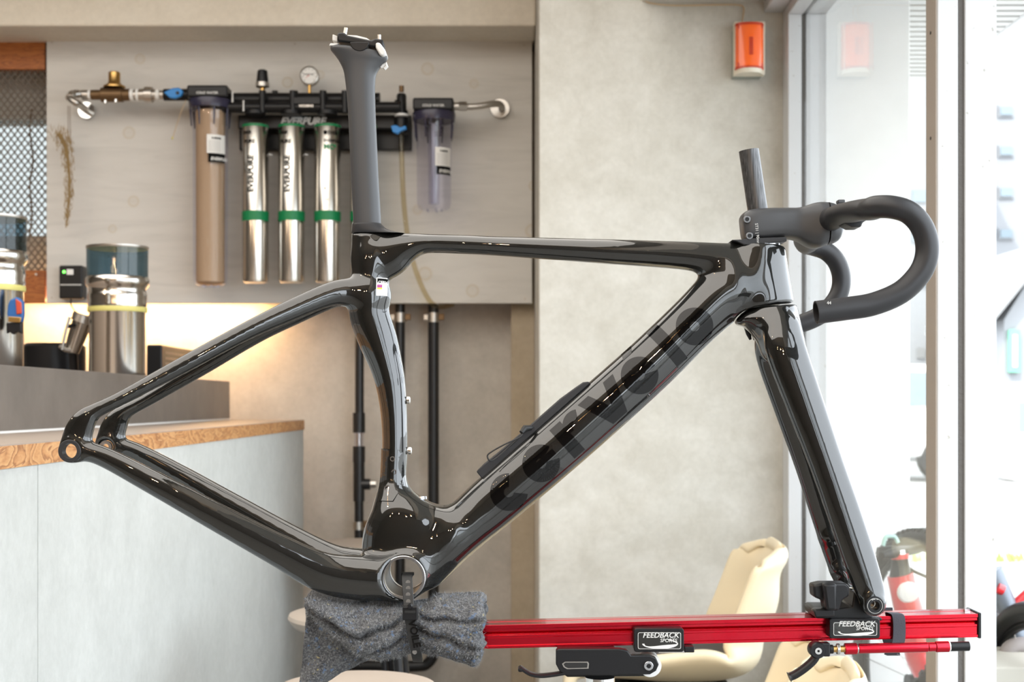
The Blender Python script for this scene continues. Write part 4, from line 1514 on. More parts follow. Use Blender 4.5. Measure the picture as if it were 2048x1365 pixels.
for i in range(len(rb) - 1):
    for k in range(4):
        a, c2 = 4 * i + k, 4 * i + (k + 1) % 4
        s2.f.append((a, a + 4, c2 + 4, c2))
s2.build('strap_back', M_STRAPGREY, vs_)

# =================================================================== FELT CLOTH
cloth = thing('felt_cloth', 'folded grey speckled felt cloth wrapped round the beam under the bottom bracket', 'cloth', tuple(P(800, 1250, 1.64)))
YM = -0.012
tops = [(612, 1192), (618, 1184), (650, 1190), (700, 1201), (760, 1206), (806, 1207), (850, 1202), (873, 1191), (900, 1190), (940, 1189), (962, 1188), (969, 1194)]
bots = [(612, 1226), (620, 1238), (650, 1262), (690, 1296), (720, 1320), (760, 1330), (800, 1322), (830, 1313), (860, 1318), (900, 1327), (930, 1336), (950, 1343), (962, 1332), (968, 1300)]
deps = [(612, .030), (640, .042), (700, .050), (760, .050), (810, .046), (835, .043), (870, .048), (920, .054), (955, .057), (969, .052)]


def interp(tab, x):
    xs = [t[0] for t in tab]
    return float(np.interp(x, xs, [t[1] for t in tab]))


NX, NA = 200, 200
cm = MB()


CREASES = [([(600, 1214), (650, 1236), (690, 1266), (725, 1276), (770, 1256), (818, 1236)], .012, 5.5),
           ([(690, 1326), (740, 1312), (790, 1286), (822, 1266)], .009, 5),
           ([(650, 1208), (720, 1228), (780, 1232), (815, 1222)], .004, 8),
           ([(836, 1232), (870, 1242), (920, 1240), (955, 1243)], .008, 5),
           ([(838, 1256), (868, 1272), (900, 1276), (930, 1292), (960, 1300)], .010, 5),
           ([(838, 1290), (880, 1308), (920, 1314), (968, 1318)], .008, 4.5),
           ([(838, 1214), (880, 1208), (930, 1212)], .004, 8)]


def fold(px, py):
    """creases that fan out from the pinch under the strap"""
    s = 0.0
    for line, amp, wd in CREASES:
        xs = [q[0] for q in line]
        if px < xs[0] - 20 or px > xs[-1] + 20:
            continue
        yl = float(np.interp(px, xs, [q[1] for q in line])) + 2.5 * math.sin(px * .09)
        fade = min(1, (px - xs[0] + 20) / 30, (xs[-1] + 20 - px) / 30)
        d = py - yl
        s += fade * amp * (-math.exp(-(d / wd) ** 2) + .55 * math.exp(-((d + 2.6 * wd) / (2.0 * wd)) ** 2) + .2 * math.exp(-((d - 3 * wd) / (2.0 * wd)) ** 2))
    return s + 0.0014 * math.sin(px * 0.043 + py * .05) + 0.0010 * math.sin(px * 0.11 - py * .09)


for i in range(NX + 1):
    px = 612 + (969 - 612) * i / NX
    zt_, zb_, h_ = interp(tops, px), interp(bots, px), interp(deps, px)
    zt_ = P(0, zt_, 1.635).z
    zb_ = P(0, zb_, 1.60).z
    edge = min(1, (i + 0.0) / 5.0, 1)
    pinch = 1 - 0.10 * math.exp(-((px - 828) / 22.0) ** 2)
    for k in range(NA):
        a = -math.pi + 2 * math.pi * k / NA          # 0 = towards camera, +pi/2 = up
        cc, ss = math.cos(a), math.sin(a)
        c_ = math.copysign(abs(cc) ** 0.75, cc)
        s_ = math.copysign(abs(ss) ** 0.85, ss)
        z = (zt_ + zb_) / 2 + (zt_ - zb_) / 2 * s_
        f = fold(px, HORIZON - (z - HC) * FPX / 1.60) * (1 if abs(a) < 1.6 else .6)
        y = YM - c_ * (h_ * pinch + f * max(0, abs(cc)))
        X = P(px, 0, 1.62).x
        X += (.0016 * math.sin(a * 5) + .001 * math.sin(a * 11)) * (1 if i in (0, NX) else 0)
        if i == NX:
            y = YM + (y - YM) * .96
        cm.v.append((X, y, z))
for i in range(NX):
    for k in range(NA):
        a, c2 = i * NA + k, i * NA + (k + 1) % NA
        cm.f.append((a, c2, c2 + NA, a + NA))
# rolled right end: inset rings going inwards
last = [Vector(v) for v in cm.v[-NA:]]
cx_ = sum(last, Vector()) / NA
prev = len(cm.v) - NA
for sc, dx in ((0.90, .0012), (0.84, -.004), (0.78, -.016)):
    s0 = len(cm.v)
    cm.v += [tuple(cx_ + (q - cx_) * sc + Vector((dx, 0, 0))) for q in last]
    for k in range(NA):
        cm.f.append((prev + k, prev + (k + 1) % NA, s0 + (k + 1) % NA, s0 + k))
    prev = s0
cm.f.append(tuple(range(prev, prev + NA)))
cm.f.append(tuple(range(NA - 1, -1, -1)))
bundle = cm.build('wrap', M_FELT, cloth, angle=75)
dm = bundle.modifiers.new('disp', 'DISPLACE')
tx = bpy.data.textures.new('felt_lumps', 'CLOUDS')
tx.noise_scale = 0.012
tx.noise_depth = 3
dm.texture = tx
dm.strength = 0.0045
dm.mid_level = 0.5
# overlapping front layer: its lower edge runs as a lip from the left corner to the strap
lipm = MB()
lip_top = [(617, 1188), (660, 1194), (720, 1204), (790, 1210)]
lip_bot = [(617, 1226), (640, 1241), (668, 1256), (690, 1280), (718, 1286), (760, 1270), (792, 1250), (812, 1240)]
# hanging corner
fl = MB()
NU, NV = 60, 60
for i in range(NU + 1):
    u = i / NU
    for j in range(NV + 1):
        t = j / NV
        xl = 610 - 5 * t + 2 * math.sin(t * 9)
        xr = 735 + 95 * min(1, t * 1.6) - 260 * max(0, t - 0.45)
        if t > .45:
            xr = 800 - 215 * (t - .45) / .55
        px = xl + (xr - xl) * u
        py = 1205 + (1395 - 1205) * t
        wav = .006 * math.sin(u * 7 + t * 3) + .004 * math.sin(t * 12 + u * 3)
        y = -0.030 + .018 * t + wav + .012 * u
        q = P(px, py, y - CY)
        fl.v.append((q.x, y, q.z))
for i in range(NU):
    for j in range(NV):
        a = i * (NV + 1) + j
        fl.f.append((a, a + 1, a + NV + 2, a + NV + 1))
flap = fl.build('hanging_flap', M_FELT, cloth, angle=75)
sd = flap.modifiers.new('thick', 'SOLIDIFY')
sd.thickness = 0.006
dm = flap.modifiers.new('disp', 'DISPLACE')
dm.texture = tx
dm.strength = 0.003
# fibres
rng = random.Random(3)
fz = MB()
bund_v = bundle.data
polys = bund_v.polygons
for _ in range(9000):
    p = polys[rng.randrange(len(polys))]
    c = p.center
    if c.y > YM + .02 and rng.random() < .7:
        continue
    nrm_ = p.normal
    t1 = nrm_.orthogonal().normalized()
    t2 = nrm_.cross(t1)
    a = rng.uniform(0, 6.28)
    tdir = t1 * math.cos(a) + t2 * math.sin(a)
    L = rng.uniform(.0015, .0045)
    s0 = c + t1 * rng.uniform(-.002, .002) + t2 * rng.uniform(-.002, .002)
    e = s0 + tdir * L * .8 + nrm_ * (L * rng.uniform(.2, .8) + .0022)
    w = tdir.cross(nrm_) * 0.00011
    fz.add([s0 + nrm_ * .0005 - w, s0 + nrm_ * .0005 + w, e], [(0, 1, 2)])
for p in flap.data.polygons:
    for _ in range(1):
        c = p.center
        L = rng.uniform(.0015, .004)
        e = c + Vector((rng.uniform(-L, L), -L * .9, rng.uniform(-L, L)))
        fz.add([c - Vector((.0001, 0, 0)), c + Vector((.0001, 0, 0)), e], [(0, 1, 2)])
ff = fz.build('fuzz', M_FUZZ, cloth, smooth=False, fixn=False)
ff['kind'] = 'stuff'

# rubber strap through the bottom bracket
strap = thing('rubber_strap', 'black rubber strap looped through the bottom bracket and round the grey cloth', 'strap', tuple(P(824, 1240, 1.58)))
path = [(812, 1149, -.012, 8), (818, 1148, -.030, 9), (814, 1154, -.046, 9.5), (815, 1175, -.055, 9.8), (817, 1200, -.061, 9.8), (819, 1228, -.066, 10), (822, 1250, -.066, 10.3), (828, 1280, -.066, 10.3), (833, 1308, -.064, 10.3),
        (835, 1318, -.052, 10), (836, 1322, -.025, 10), (836, 1322, .02, 10)]
rl = catmull([PY(a, b_, y) for a, b_, y, _ in path], 6)
sm = MB()
hw = 10.2 * PXM
N_ = len(rl)
for i, p in enumerate(rl):
    T = (rl[min(i + 1, N_ - 1)] - rl[max(i - 1, 0)]).normalized()
    sd_ = T.cross(Vector((1, 0, 0))).normalized()
    ac = (Vector((1, 0, 0)) - T * T.x).normalized()
    t_ = .0016
    for a_, b_ in ((-1, -1), (1, -1), (1, 1), (-1, 1)):
        sm.v.append(tuple(p + ac * hw * a_ + sd_ * t_ * b_))
for i in range(N_ - 1):
    for k in range(4):
        a, c2 = 4 * i + k, 4 * i + (k + 1) % 4
        sm.f.append((a, a + 4, c2 + 4, c2))
sm.f += [(0, 1, 2, 3), tuple(range(len(sm.v) - 1, len(sm.v) - 5, -1))]
so = sm.build('band', M_RUBBER, strap, bevel=0.0006)
sbvh = bvh_of(so)
for px, py in ((815, 1167), (816, 1178), (816, 1190), (817, 1203), (830, 1303)):
    q = PY(px, py, -.06)
    hit = sbvh.ray_cast(Vector((q.x, -.3, q.z)), Vector((0, 1, 0)))
    if hit[0] is not None:
        disc_y('strap_hole', (q.x, hit[0].y - .0004, q.z), .0026, .001, M_GASKET, strap, 20, 0)
bk = P(820, 1228, 1.575)
MB().prism(rrect(bk.x - .0085, bk.z - .0075, bk.x + .0085, bk.z + .0075, .0015), -.074, -.0665).build('buckle', M_BLACKPL, strap, bevel=0.001)
MB().prism(rrect(bk.x - .006, bk.z + .0005, bk.x + .006, bk.z + .0035, .0006), -.0755, -.074).build('buckle_bar', M_RUBBER, strap)
MB().lathe([(0.0001, -.079), (.0022, -.079), (.0028, -.0765), (.0028, -.070)], (bk.x, 0, P(0, 1212, 1.58).z), 'y', 16).build('buckle_stud', M_BLACKPL, strap)
qv = PY(823.5, 1243, -.0685)
print_text('strap_lettering', 'VOILE', 0.0115, qv + Vector((-.0035, 0, 0)), M_LETTER, strap, Vector((.20, 0, -1)).normalized(), Vector((1, 0, .20)).normalized(), thick=.0007, offset=.0003)

# =================================================================== WALL BOARD AND WATER FILTERS
YB = Y(4.60)
bl, br = P(93, 0, 4.6).x, P(1064, 0, 4.6).x
btp, bbt = P(0, 74, 4.6).z, P(0, 607, 4.6).z
board = MB().box((bl, YB, bbt), (br, YB + .024, btp)).build('wall_board', M_BOARD, None, smooth=False, bevel=0.0015)
board.rotation_euler = (0, 0, 0)
tag(board, 'large whitewashed plywood board behind the frame carrying the water filters', 'board')
for px, py in ((104, 85), (1048, 90), (104, 596), (1050, 598), (590, 88), (590, 598)):
    q = P(px, py, 4.6)
    disc_y('board_screw', (q.x, YB - .001, q.z), .0035, .004, M_DULL, board, 12)
MB().box((bl + .05, YB + .024, bbt + .02), (br - .05, yb, bbt + .07)).build('batten', M_REDWOOD, board, smooth=False)
MB().box((bl + .05, YB + .024, btp - .08), (br - .05, yb, btp - .03)).build('batten', M_REDWOOD, board, smooth=False)

DF = 4.50


def Q(px, py, d=DF):
    return P(px, py, d)


def hbar(mb, x0, x1, y, r, d=DF, seg=20):
    return mb.sweep([Q(x0, y, d), Q(x1, y, d)], r * DF / FPX, seg, up=Vector((0, 0, 1)))


man = thing('filter_manifold', 'black filter manifold with four steel cartridges and gauge on the whitewashed board', 'water filter', tuple(Q(600, 260)))
u = DF / FPX
MB().box((Q(470, 0).x, YB - .03, Q(0, 292).z), (Q(820, 0).x, YB - .004, Q(0, 222).z)).build('back_plate', M_BLACKPL, man, smooth=False, bevel=.003)
MB().box((Q(474, 0).x, YB - .085, Q(0, 256).z), (Q(790, 0).x, YB - .03, Q(0, 228).z)).build('head_rail', M_BLACKPL, man, smooth=False, bevel=.004)
mb = MB()
hbar(mb, 462, 760, 200, 14)
mb.build('upper_pipe', M_BLACKPL, man)
mb = MB()
hbar(mb, 440, 800, 215, 11, 4.46)
mb.build('lower_pipe', M_BLACKPL, man)
for x in (525, 586, 646, 690, 740):
    MB().sweep([Q(x, 182, 4.45), Q(x, 226, 4.45)], 7 * u, 16).build('pipe_saddle', M_BLACKPL, man)
for x in (550, 590, 700):
    MB().lathe([(6 * u, 0), (6 * u, 6 * u)], Q(x, 188), 'z', 12).build('pipe_plug', M_BLACKPL, man)
for x, y in ((465, 194), (487, 212)):
    MB().sweep([Q(x, y - 11, 4.44), Q(x, y + 11, 4.44)], 1.4 * u, 8).build('retaining_clip', M_WHITEPL, man)
for x in (511, 583, 655, 722):
    MB().sweep([Q(x, 223, 4.46), Q(x, 230, 4.46)], 20 * u, 24).build('cartridge_socket', M_BLACKPL, man)
MB().box((Q(588, 0, 4.44).x, Y(4.435), Q(0, 216).z), (Q(640, 0, 4.44).x, Y(4.44), Q(0, 204).z)).build('maker_plate', M_BLACKPL, man, smooth=False)
print_text('maker_print', 'HOUSING', .010, Q(598, 214, 4.433), M_DULL, man, offset=.0003)
print_text('maker_lettering', 'EVERPURE', 0.0315, Q(561, 249, 4.514) + Vector((0, 0, 0)), M_WHITEPRINT, man, offset=.0014, shear=.30, space=.98)
# knob on top and pressure gauge
MB().lathe([(5 * u, 0), (5 * u, 10 * u)], Q(525, 186), 'z', 14).build('vent_stem', M_BRASS, man)
MB().lathe([(10 * u, 0), (14 * u, 2 * u), (14 * u, 10 * u), (10 * u, 12 * u)], Q(525, 176), 'z', 20).build('vent_collar', M_DULL, man)
kk = MB().lathe([(12 * u, 0), (12 * u, 3 * u), (10 * u, 22 * u), (7 * u, 24 * u)], Q(525, 164), 'z', 12).build('vent_knob', M_BLACKPL, man)
MB().lathe([(3.5 * u, 0), (3.5 * u, 20 * u)], Q(619, 188), 'z', 12).build('gauge_stem', M_BRASS, man)
gc = Q(619, 152)
ga = MB().lathe([(.001, .02), (19 * u, .02), (19 * u, -.008), (16.5 * u, -.010), (16.5 * u, -.006)], (gc.x, gc.y, gc.z), 'y', 36, cap=False).build('pressure_gauge', M_DULL, man)
disc_y('gauge_dial', (gc.x, gc.y - .006, gc.z), 16.6 * u, .004, M_WHITEPRINT, ga, 32)
MB().prism([(gc.x - .013, gc.z - .010), (gc.x + .001, gc.z + .001), (gc.x - .001, gc.z + .002)], gc.y - .0075, gc.y - .0065).build('gauge_needle', mat('red_needle', (0.6, 0.03, 0.02), 0.5), ga)
for i in range(9):
    a = R(225 - 270 * i / 8)
    r0, r1 = 12 * u, 14.5 * u
    t = Vector((math.cos(a), 0, math.sin(a)))
    n_ = Vector((-t.z, 0, t.x)) * .0006
    MB().add([gc + t * r0 - n_ + Vector((0, -.0068, 0)), gc + t * r1 - n_ + Vector((0, -.0068, 0)), gc + t * r1 + n_ + Vector((0, -.0068, 0)), gc + t * r0 + n_ + Vector((0, -.0068, 0))], [(0, 1, 2, 3)]).build('dial_tick', M_BLACKPRINT, ga, smooth=False)
print_text('dial_lettering', 'EVERPURE', .0075, gc + Vector((-.019, -.0062, .001)), M_BLACKPRINT, ga)
# blue valve to the right
MB().lathe([(10 * u, 0), (10 * u, 30 * u), (8 * u, 34 * u)], Q(803, 222), 'z', 20).build('drain_fitting', M_BLACKPL, man)
MB().lathe([(5 * u, 0), (5 * u, 12 * u)], Q(803, 184), 'z', 14).build('drain_cap', M_BRONZE, man)
MB().sweep([Q(803, 222), Q(803, 268)], 13 * u, 20).build('valve_body', M_BLACKPL, man)
MB().sweep([Q(790, 216), Q(803, 216)], 16 * u, 20, up=Vector((0, 0, 1))).build('valve_union', M_BLACKPL, man)
MB().sweep([Q(803, 229, 4.48), Q(803, 233, 4.48)], 14 * u, 20).build('retaining_clip', M_WHITEPL, man)
MB().prism(px_poly([(782, 252), (792, 250), (800, 255), (812, 251), (813, 258), (803, 262), (795, 268), (785, 264)], 4.42), Y(4.42), Y(4.435)).build('valve_handle', M_BLUE, man, bevel=.002)
MB().sweep(catmull([Q(803, 268), Q(803, 300), Q(806, 380), Q(811, 440), Q(820, 500, 4.5), Q(838, 560, 4.52), Q(860, 603, 4.55), Q(880, 614, 4.6), Q(905, 610, 4.68)], 6), 5.2 * u, 14).build('drain_tube', M_CLEARTUBE, man)

M_CART = mat('steel_cartridge_shell', (0.66, 0.63, 0.58), 0.22, 1.0)
for i, x in enumerate((511, 583, 655, 727)):
    c = Q(x, 0, 4.47)
    r = 26 * u
    zt_, zb_ = Q(0, 254).z, Q(0, 569).z
    ca = MB().lathe([(r * .80, zb_), (r * .95, zb_ + .003), (r, zb_ + .010), (r, zt_ - .006), (r * .92, zt_)], (c.x, c.y, 0), 'z', 40).build('cartridge', M_CART, man)
    MB().lathe([(r + .0008, Q(0, 446).z), (r + .0008, Q(0, 427).z)], (c.x, c.y, 0), 'z', 40).build('green_band', M_GREEN, ca)
    MB().lathe([(r + .0006, Q(0, 260).z), (r + .0004, zt_ - .002)], (c.x, c.y, 0), 'z', 40).build('green_band', M_GREEN, ca)
    if i < 2:
        cyl_text('cartridge_lettering', 'EVERPURE', .0255, (c.x, c.y), r + .0006, 0.02, M_BLACKPRINT, ca, Q(0, 391).z, vertical=True, offset=.0010)
        cyl_text('cartridge_lettering', 'PURE', .016, (c.x, c.y), r + .0006, -0.75, M_BLACKPRINT, ca, Q(0, 294).z, offset=.0005)
        cyl_text('cartridge_lettering', 'EVER', .014, (c.x, c.y), r + .0006, -0.85, M_BLACKPRINT, ca, Q(0, 276).z, offset=.0004)
    elif i == 2:
        cyl_text('cartridge_lettering', '●EVER', .016, (c.x, c.y), r + .0006, -.20, M_BLACKPRINT, ca, Q(0, 277).z, offset=.0004)
        cyl_text('cartridge_lettering', 'EVERPURE', .013, (c.x, c.y), r + .0006, -.15, M_BLACKPRINT, ca, Q(0, 292).z, offset=.0003)
        cyl_text('cartridge_lettering', 'MC²', .022, (c.x, c.y), r + .0006, -.15, M_GREEN, ca, Q(0, 306).z, offset=.0010)
        cyl_text('cartridge_lettering', 'B', .014, (c.x, c.y), r + .0006, -.15, M_BLACKPRINT, ca, Q(0, 386).z)
        cyl_text('cartridge_lettering', 'TM', .010, (c.x, c.y), r + .0006, -.15, M_BLACKPRINT, ca, Q(0, 408).z)
    if i < 2:
        MB().sweep([Q(x + 27, 309, 4.47), Q(x + 33, 310, 4.47)], 1.4 * u, 8).build('cartridge_tab', M_WHITEPL, ca)


def bowl(nm, label, xm, ytop, ybot, r_px, core, lab_x, lab_y0, lab_y1, lab_y2):
    t = thing(nm, label, 'water filter', tuple(Q(xm, ytop)))
    c = Q(xm, 0, 4.47)
    r = r_px * u
    Z = lambda py: Q(0, py, 4.47).z
    MB().box((c.x - r * 1.18, c.y - r * .95, Z(ytop + 24)), (c.x + r * 1.18, c.y + r * .95, Z(ytop))).build('filter_head', M_BLACKPL, t, smooth=False, bevel=.006)
    MB().box((c.x - r * .5, c.y + r * .9, Z(ytop + 24)), (c.x + r * .5, YB, Z(ytop - 1))).build('wall_bracket', M_BLACKPL, t, smooth=False, bevel=.002)
    lr = MB().lathe([(r * 1.22, Z(ytop + 42)), (r * 1.26, Z(ytop + 30)), (r * 1.24, Z(ytop + 25))], (c.x, c.y, 0), 'z', 36)
    lr.build('lock_ring', mat('indigo_tinted_ring', (0.035, 0.032, 0.06), 0.25), t)
    MB().lathe([(r * .70, Z(ybot)), (r * .93, Z(ybot - 4)), (r, Z(ybot - 14)), (r * 1.02, Z(ytop + 85)), (r * 1.14, Z(ytop + 70)), (r * 1.18, Z(ytop + 42))], (c.x, c.y, 0), 'z', 40, cap=False).build('bowl', M_CLEARBOWL, t)
    for k in range(8):
        a = 2 * math.pi * (k + .5) / 8
        p0 = Vector((c.x + r * 1.17 * math.sin(a), c.y - r * 1.17 * math.cos(a), Z(ytop + 44)))
        p1 = Vector((c.x + r * 1.10 * math.sin(a), c.y - r * 1.10 * math.cos(a), Z(ytop + 78)))
        MB().sweep([p0, p1], [.0035, .002], 8).build('bowl_rib', MATS['indigo_tinted_ring'], t)
    for k in range(5):
        a = 2 * math.pi * k / 5
        MB().sweep([(c.x + r * .45 * math.cos(a), c.y + r * .45 * math.sin(a), Z(ybot + 3)), (c.x + r * .45 * math.cos(a), c.y + r * .45 * math.sin(a), Z(ybot - 2))], .004, 8).build('bowl_foot', M_CLEARBOWL, t)
    if core == 'full':
        MB().lathe([(r * .6, Z(ybot - 3)), (r * .82, Z(ybot - 8)), (r * .84, Z(ytop + 46)), (r * .5, Z(ytop + 42))], (c.x, c.y, 0), 'z', 36).build('filter_core', M_KRAFT, t)
    else:
        MB().lathe([(r * .33, Z(ybot - 12)), (r * .36, Z(ytop + 46))], (c.x, c.y, 0), 'z', 24).build('filter_core', M_CLEARBOWL, t)
        MB().lathe([(r * .16, Z(ybot - 12)), (r * .16, Z(ytop + 46))], (c.x, c.y, 0), 'z', 16).build('inner_tube', mat('milky_tube', (0.6, 0.6, 0.66), 0.5, alpha=0.6), t)
    # wrapped label
    R_ = r + .0012

    def wrap(nm_, z0, z1, a0, a1, m):
        w = MB()
        n_ = 14
        for k in range(n_ + 1):
            a = a0 + (a1 - a0) * k / n_
            w.v += [(c.x + R_ * math.sin(a), c.y - R_ * math.cos(a), z0), (c.x + R_ * math.sin(a), c.y - R_ * math.cos(a), z1)]
        w.f = [(2 * k, 2 * k + 2, 2 * k + 3, 2 * k + 1) for k in range(n_)]
        return w.build(nm_, m, t, fixn=False)
    lb = wrap('label', Z(lab_y1), Z(lab_y0), lab_x[0], lab_x[1], M_WHITEPRINT)
    l2 = wrap('label', Z(lab_y2), Z(lab_y1), lab_x[0] + .08, lab_x[1], M_BLACKPRINT)
    cyl_text('label_lettering', 'EVERPURE', .0135, (c.x, c.y), R_ + .0005, lab_x[0] + .22, M_WHITEPRINT, l2, Z(lab_y2 - 4), offset=.0004, shear=.2)
    cyl_text('label_lettering', 'E-SERIES', .0085, (c.x, c.y), R_ + .0005, lab_x[0] + .28, M_BLACKPRINT, lb, Z(lab_y0 + 9), offset=.0003)
    for k in range(5):
        cyl_text('label_lettering', 'filter housing info', .0055, (c.x, c.y), R_ + .0005, lab_x[0] + .10, MATS['grey_label_print'], lb, Z(lab_y0 + 15 + k * 4.5))
    print_text('head_lettering', 'COLD WATER', .0105, (c.x - r * .62, c.y - r * .955, Z(ytop + 18)), M_GREYPRINT, t, offset=.0003)
    return t


mat('grey_label_print', (0.25, 0.25, 0.25), 0.6)
bowl('prefilter_housing', 'tall clear filter housing with brown core, left of the steel cartridges', 421, 177, 573, 34, 'full', (.0, 1.15), 275, 312, 330)
bowl('clear_filter_housing', 'short bluish clear empty filter housing right of the seatpost', 868, 202, 421, 34, 'thin', (.12, 1.25), 300, 337, 354)

# brass valve train on the left
tr = thing('pipe_fitting', 'brass pressure reducing valve and steel pipe fittings left of the brown filter', 'valve', tuple(Q(230, 190)))
MB().lathe([(17 * u, -.006), (17 * u, .006), (12 * u, .012)], (Q(157, 0).x, YB - .012, Q(0, 210).z), 'y', 28).build('wall_flange', M_CHROME, tr)
MB().sweep(catmull([(Q(157, 210).x, YB - .01, Q(0, 210).z), Q(158, 209, 4.47), Q(148, 203, 4.45), Q(140, 195, 4.46), Q(146, 189, 4.48), Q(160, 188, 4.5), Q(172, 188, 4.5)], 6), 7 * u, 16).build('corrugated_elbow', M_DULL, tr)
for k in range(7):
    a = catmull([Q(139, 196, 4.455), Q(146, 189, 4.48), Q(166, 188, 4.5)], 4)
    if k < len(a) - 1:
        MB().sweep([a[k], a[k].lerp(a[k + 1], .4)], 8.6 * u, 14).build('corrugation', M_CHROME, tr)


def hs(name, x0, x1, r, m, y=190):
    mb_ = MB()
    hbar(mb_, x0, x1, y, r)
    return mb_.build(name, m, tr, bevel=.001)


hs('hex_nut', 165, 178, 10, M_DULL)
hs('thread_tape', 177, 183, 10, M_WHITEPRINT)
hs('valve_body', 182, 205, 10, M_BRONZE)
hs('valve_body', 203, 246, 14.5, M_BRONZE)
hs('valve_body', 245, 262, 12, M_BRONZE)
hs('thread_tape', 260, 268, 12, M_WHITEPRINT)
hs('nipple', 267, 274, 10, M_DULL)
hs('thread_tape', 273, 279, 12, M_WHITEPRINT)
hs('union_nut', 278, 292, 12, M_DULL)
hs('union_nut', 290, 306, 16, M_DULL)
hs('thread_tape', 312, 320, 11, M_WHITEPRINT)
hs('nipple', 305, 313, 11, M_DULL)
hs('nipple', 318, 330, 9, M_DULL)
hs('ball_valve', 328, 378, 12, M_BLACKPL)
MB().lathe([(22 * u, 0), (22 * u, 3 * u), (14 * u, 8 * u), (12 * u, 12 * u), (12 * u, 30 * u), (9.5 * u, 32 * u)], Q(229, 176), 'z', 12).build('spring_bonnet', M_BRASS, tr)
MB().lathe([(4 * u, 0), (4 * u, 6 * u)], Q(211, 207, 4.46), 'z', 10).build('drain_screw', M_CHROME, tr)
MB().lathe([(4 * u, 0), (4 * u, 6 * u)], Q(232, 205, 4.46), 'z', 10).build('drain_screw', M_CHROME, tr)
MB().prism(px_poly([(327, 184), (345, 176), (358, 175), (366, 182), (362, 192), (350, 197), (338, 195)], 4.42), Y(4.42), Y(4.435)).build('valve_handle', M_BLUE, tr, bevel=.003)
disc_y('handle_screw', tuple(Q(355, 186, 4.418)), 3.5 * u, .004, M_BLACKPL, tr, 12)
MB().sweep(catmull([Q(372, 200, 4.45), Q(362, 225, 4.45), Q(352, 255, 4.46), Q(346, 275, 4.46)], 4), .0012, 6).build('tie_string', M_WIRE, tr)
MB().lathe([(.001, -.004), (.004, 0), (.001, .006)], Q(345, 277, 4.46), 'z', 8).build('string_bead', M_YELLOWTAPE, tr)

# corrugated hose on the right
ch = thing('corrugated_hose', 'steel corrugated hose from the clear filter into a chrome wall flange', 'hose', tuple(Q(960, 215)))
MB().lathe([(19 * u, -.004), (19 * u, .004), (14 * u, .012)], (Q(1000, 0, 4.58).x, YB - .012, Q(0, 216, 4.58).z), 'y', 32).build('wall_flange', M_DULL, ch)
MB().sweep([Q(904, 213, 4.46), Q(920, 213, 4.46)], 8 * u, 16, up=Vector((0, 0, 1))).build('thread_tape', M_DULL, ch)
MB().sweep([Q(918, 213, 4.46), Q(934, 213, 4.46)], 10 * u, 6, up=Vector((0, 0, 1))).build('hex_nut', M_DULL, ch)
hp = catmull([Q(932, 214, 4.47), Q(955, 213, 4.47), Q(980, 209, 4.48), Q(996, 208, 4.5), Q(1003, 213, 4.54), (Q(1003, 0, 4.58).x, YB - .005, Q(0, 217, 4.58).z)], 14)
MB().sweep(hp, [(6.2 * u + (0.0011 if (i % 3 == 0) else 0)) for i in range(len(hp))], 16).build('hose', M_DULL, ch, angle=80)

# charger / controller box with cable
cb_ = thing('controller_box', 'small black controller box with a green light at the board bottom edge', 'controller', tuple(Q(141, 564)))
p0, p1 = P(118, 598, 4.55), P(165, 531, 4.55)
MB().box((p0.x, Y(4.55), p0.z), (p1.x, YB, p1.z)).build('case', M_BLACKPL, cb_, smooth=False, bevel=.005)
disc_y('green_light', tuple(P(128, 544, 4.549)), .0045, .002, M_GREENLED, cb_, 16)
a, c = P(134, 550, 4.549), P(147, 539, 4.549)
MB().prism(rrect(a.x, a.z, c.x, c.z, .002), Y(4.546), Y(4.551)).build('switch', M_WHITEPL, cb_)
a, c = P(120, 571, 4.549), P(163, 569, 4.549)
MB().box((a.x, Y(4.548), a.z), (c.x, Y(4.552), c.z)).build('panel_line', M_GREYPRINT, cb_, smooth=False)
MB().sweep(catmull([P(142, 598, 4.56), P(143, 612, 4.55), P(152, 624, 4.5), P(168, 632, 4.4), P(178, 632, 4.2)], 5), .0022, 8).build('cable', M_RUBBER, cb_)

# dried grass hanging from a thread
dg = thing('dried_grass', 'bundle of dried grass hanging by threads from the left pipe', 'dried plant', tuple(P(133, 250, 4.5)))
MB().sweep([P(136, 212, 4.5), P(137, 285, 4.5)], .0009, 5).sweep([P(140, 212, 4.5), P(141, 290, 4.5)], .0009, 5).build('thread', M_TWIG, dg)
stem_pts = catmull([P(118, 268, 4.5), P(130, 290, 4.5), P(136, 320, 4.5), P(139, 370, 4.5), P(137, 410, 4.5), P(132, 455, 4.5)], 8)
gm = MB()
for i in range(420):
    t = rng.random() ** 1.1
    idx = int(t * (len(stem_pts) - 1))
    p = stem_pts[idx]
    spread = .022 * (1 - t) + .006
    q = p + Vector((rng.uniform(-1, 1) * spread, rng.uniform(-1, 1) * spread, rng.uniform(-.015, .02)))
    e = q + Vector((rng.uniform(-.008, .008), rng.uniform(-.008, .008), rng.uniform(.010, .024)))
    w = Vector((.0012, 0, .0004))
    gm.add([q - w, q + w, e], [(0, 1, 2)])
gm.sweep(stem_pts, [.007 * (1 - .8 * i / len(stem_pts)) for i in range(len(stem_pts))], 8)
gq = gm.build('stalks', M_DRIED, dg, smooth=False, fixn=False)

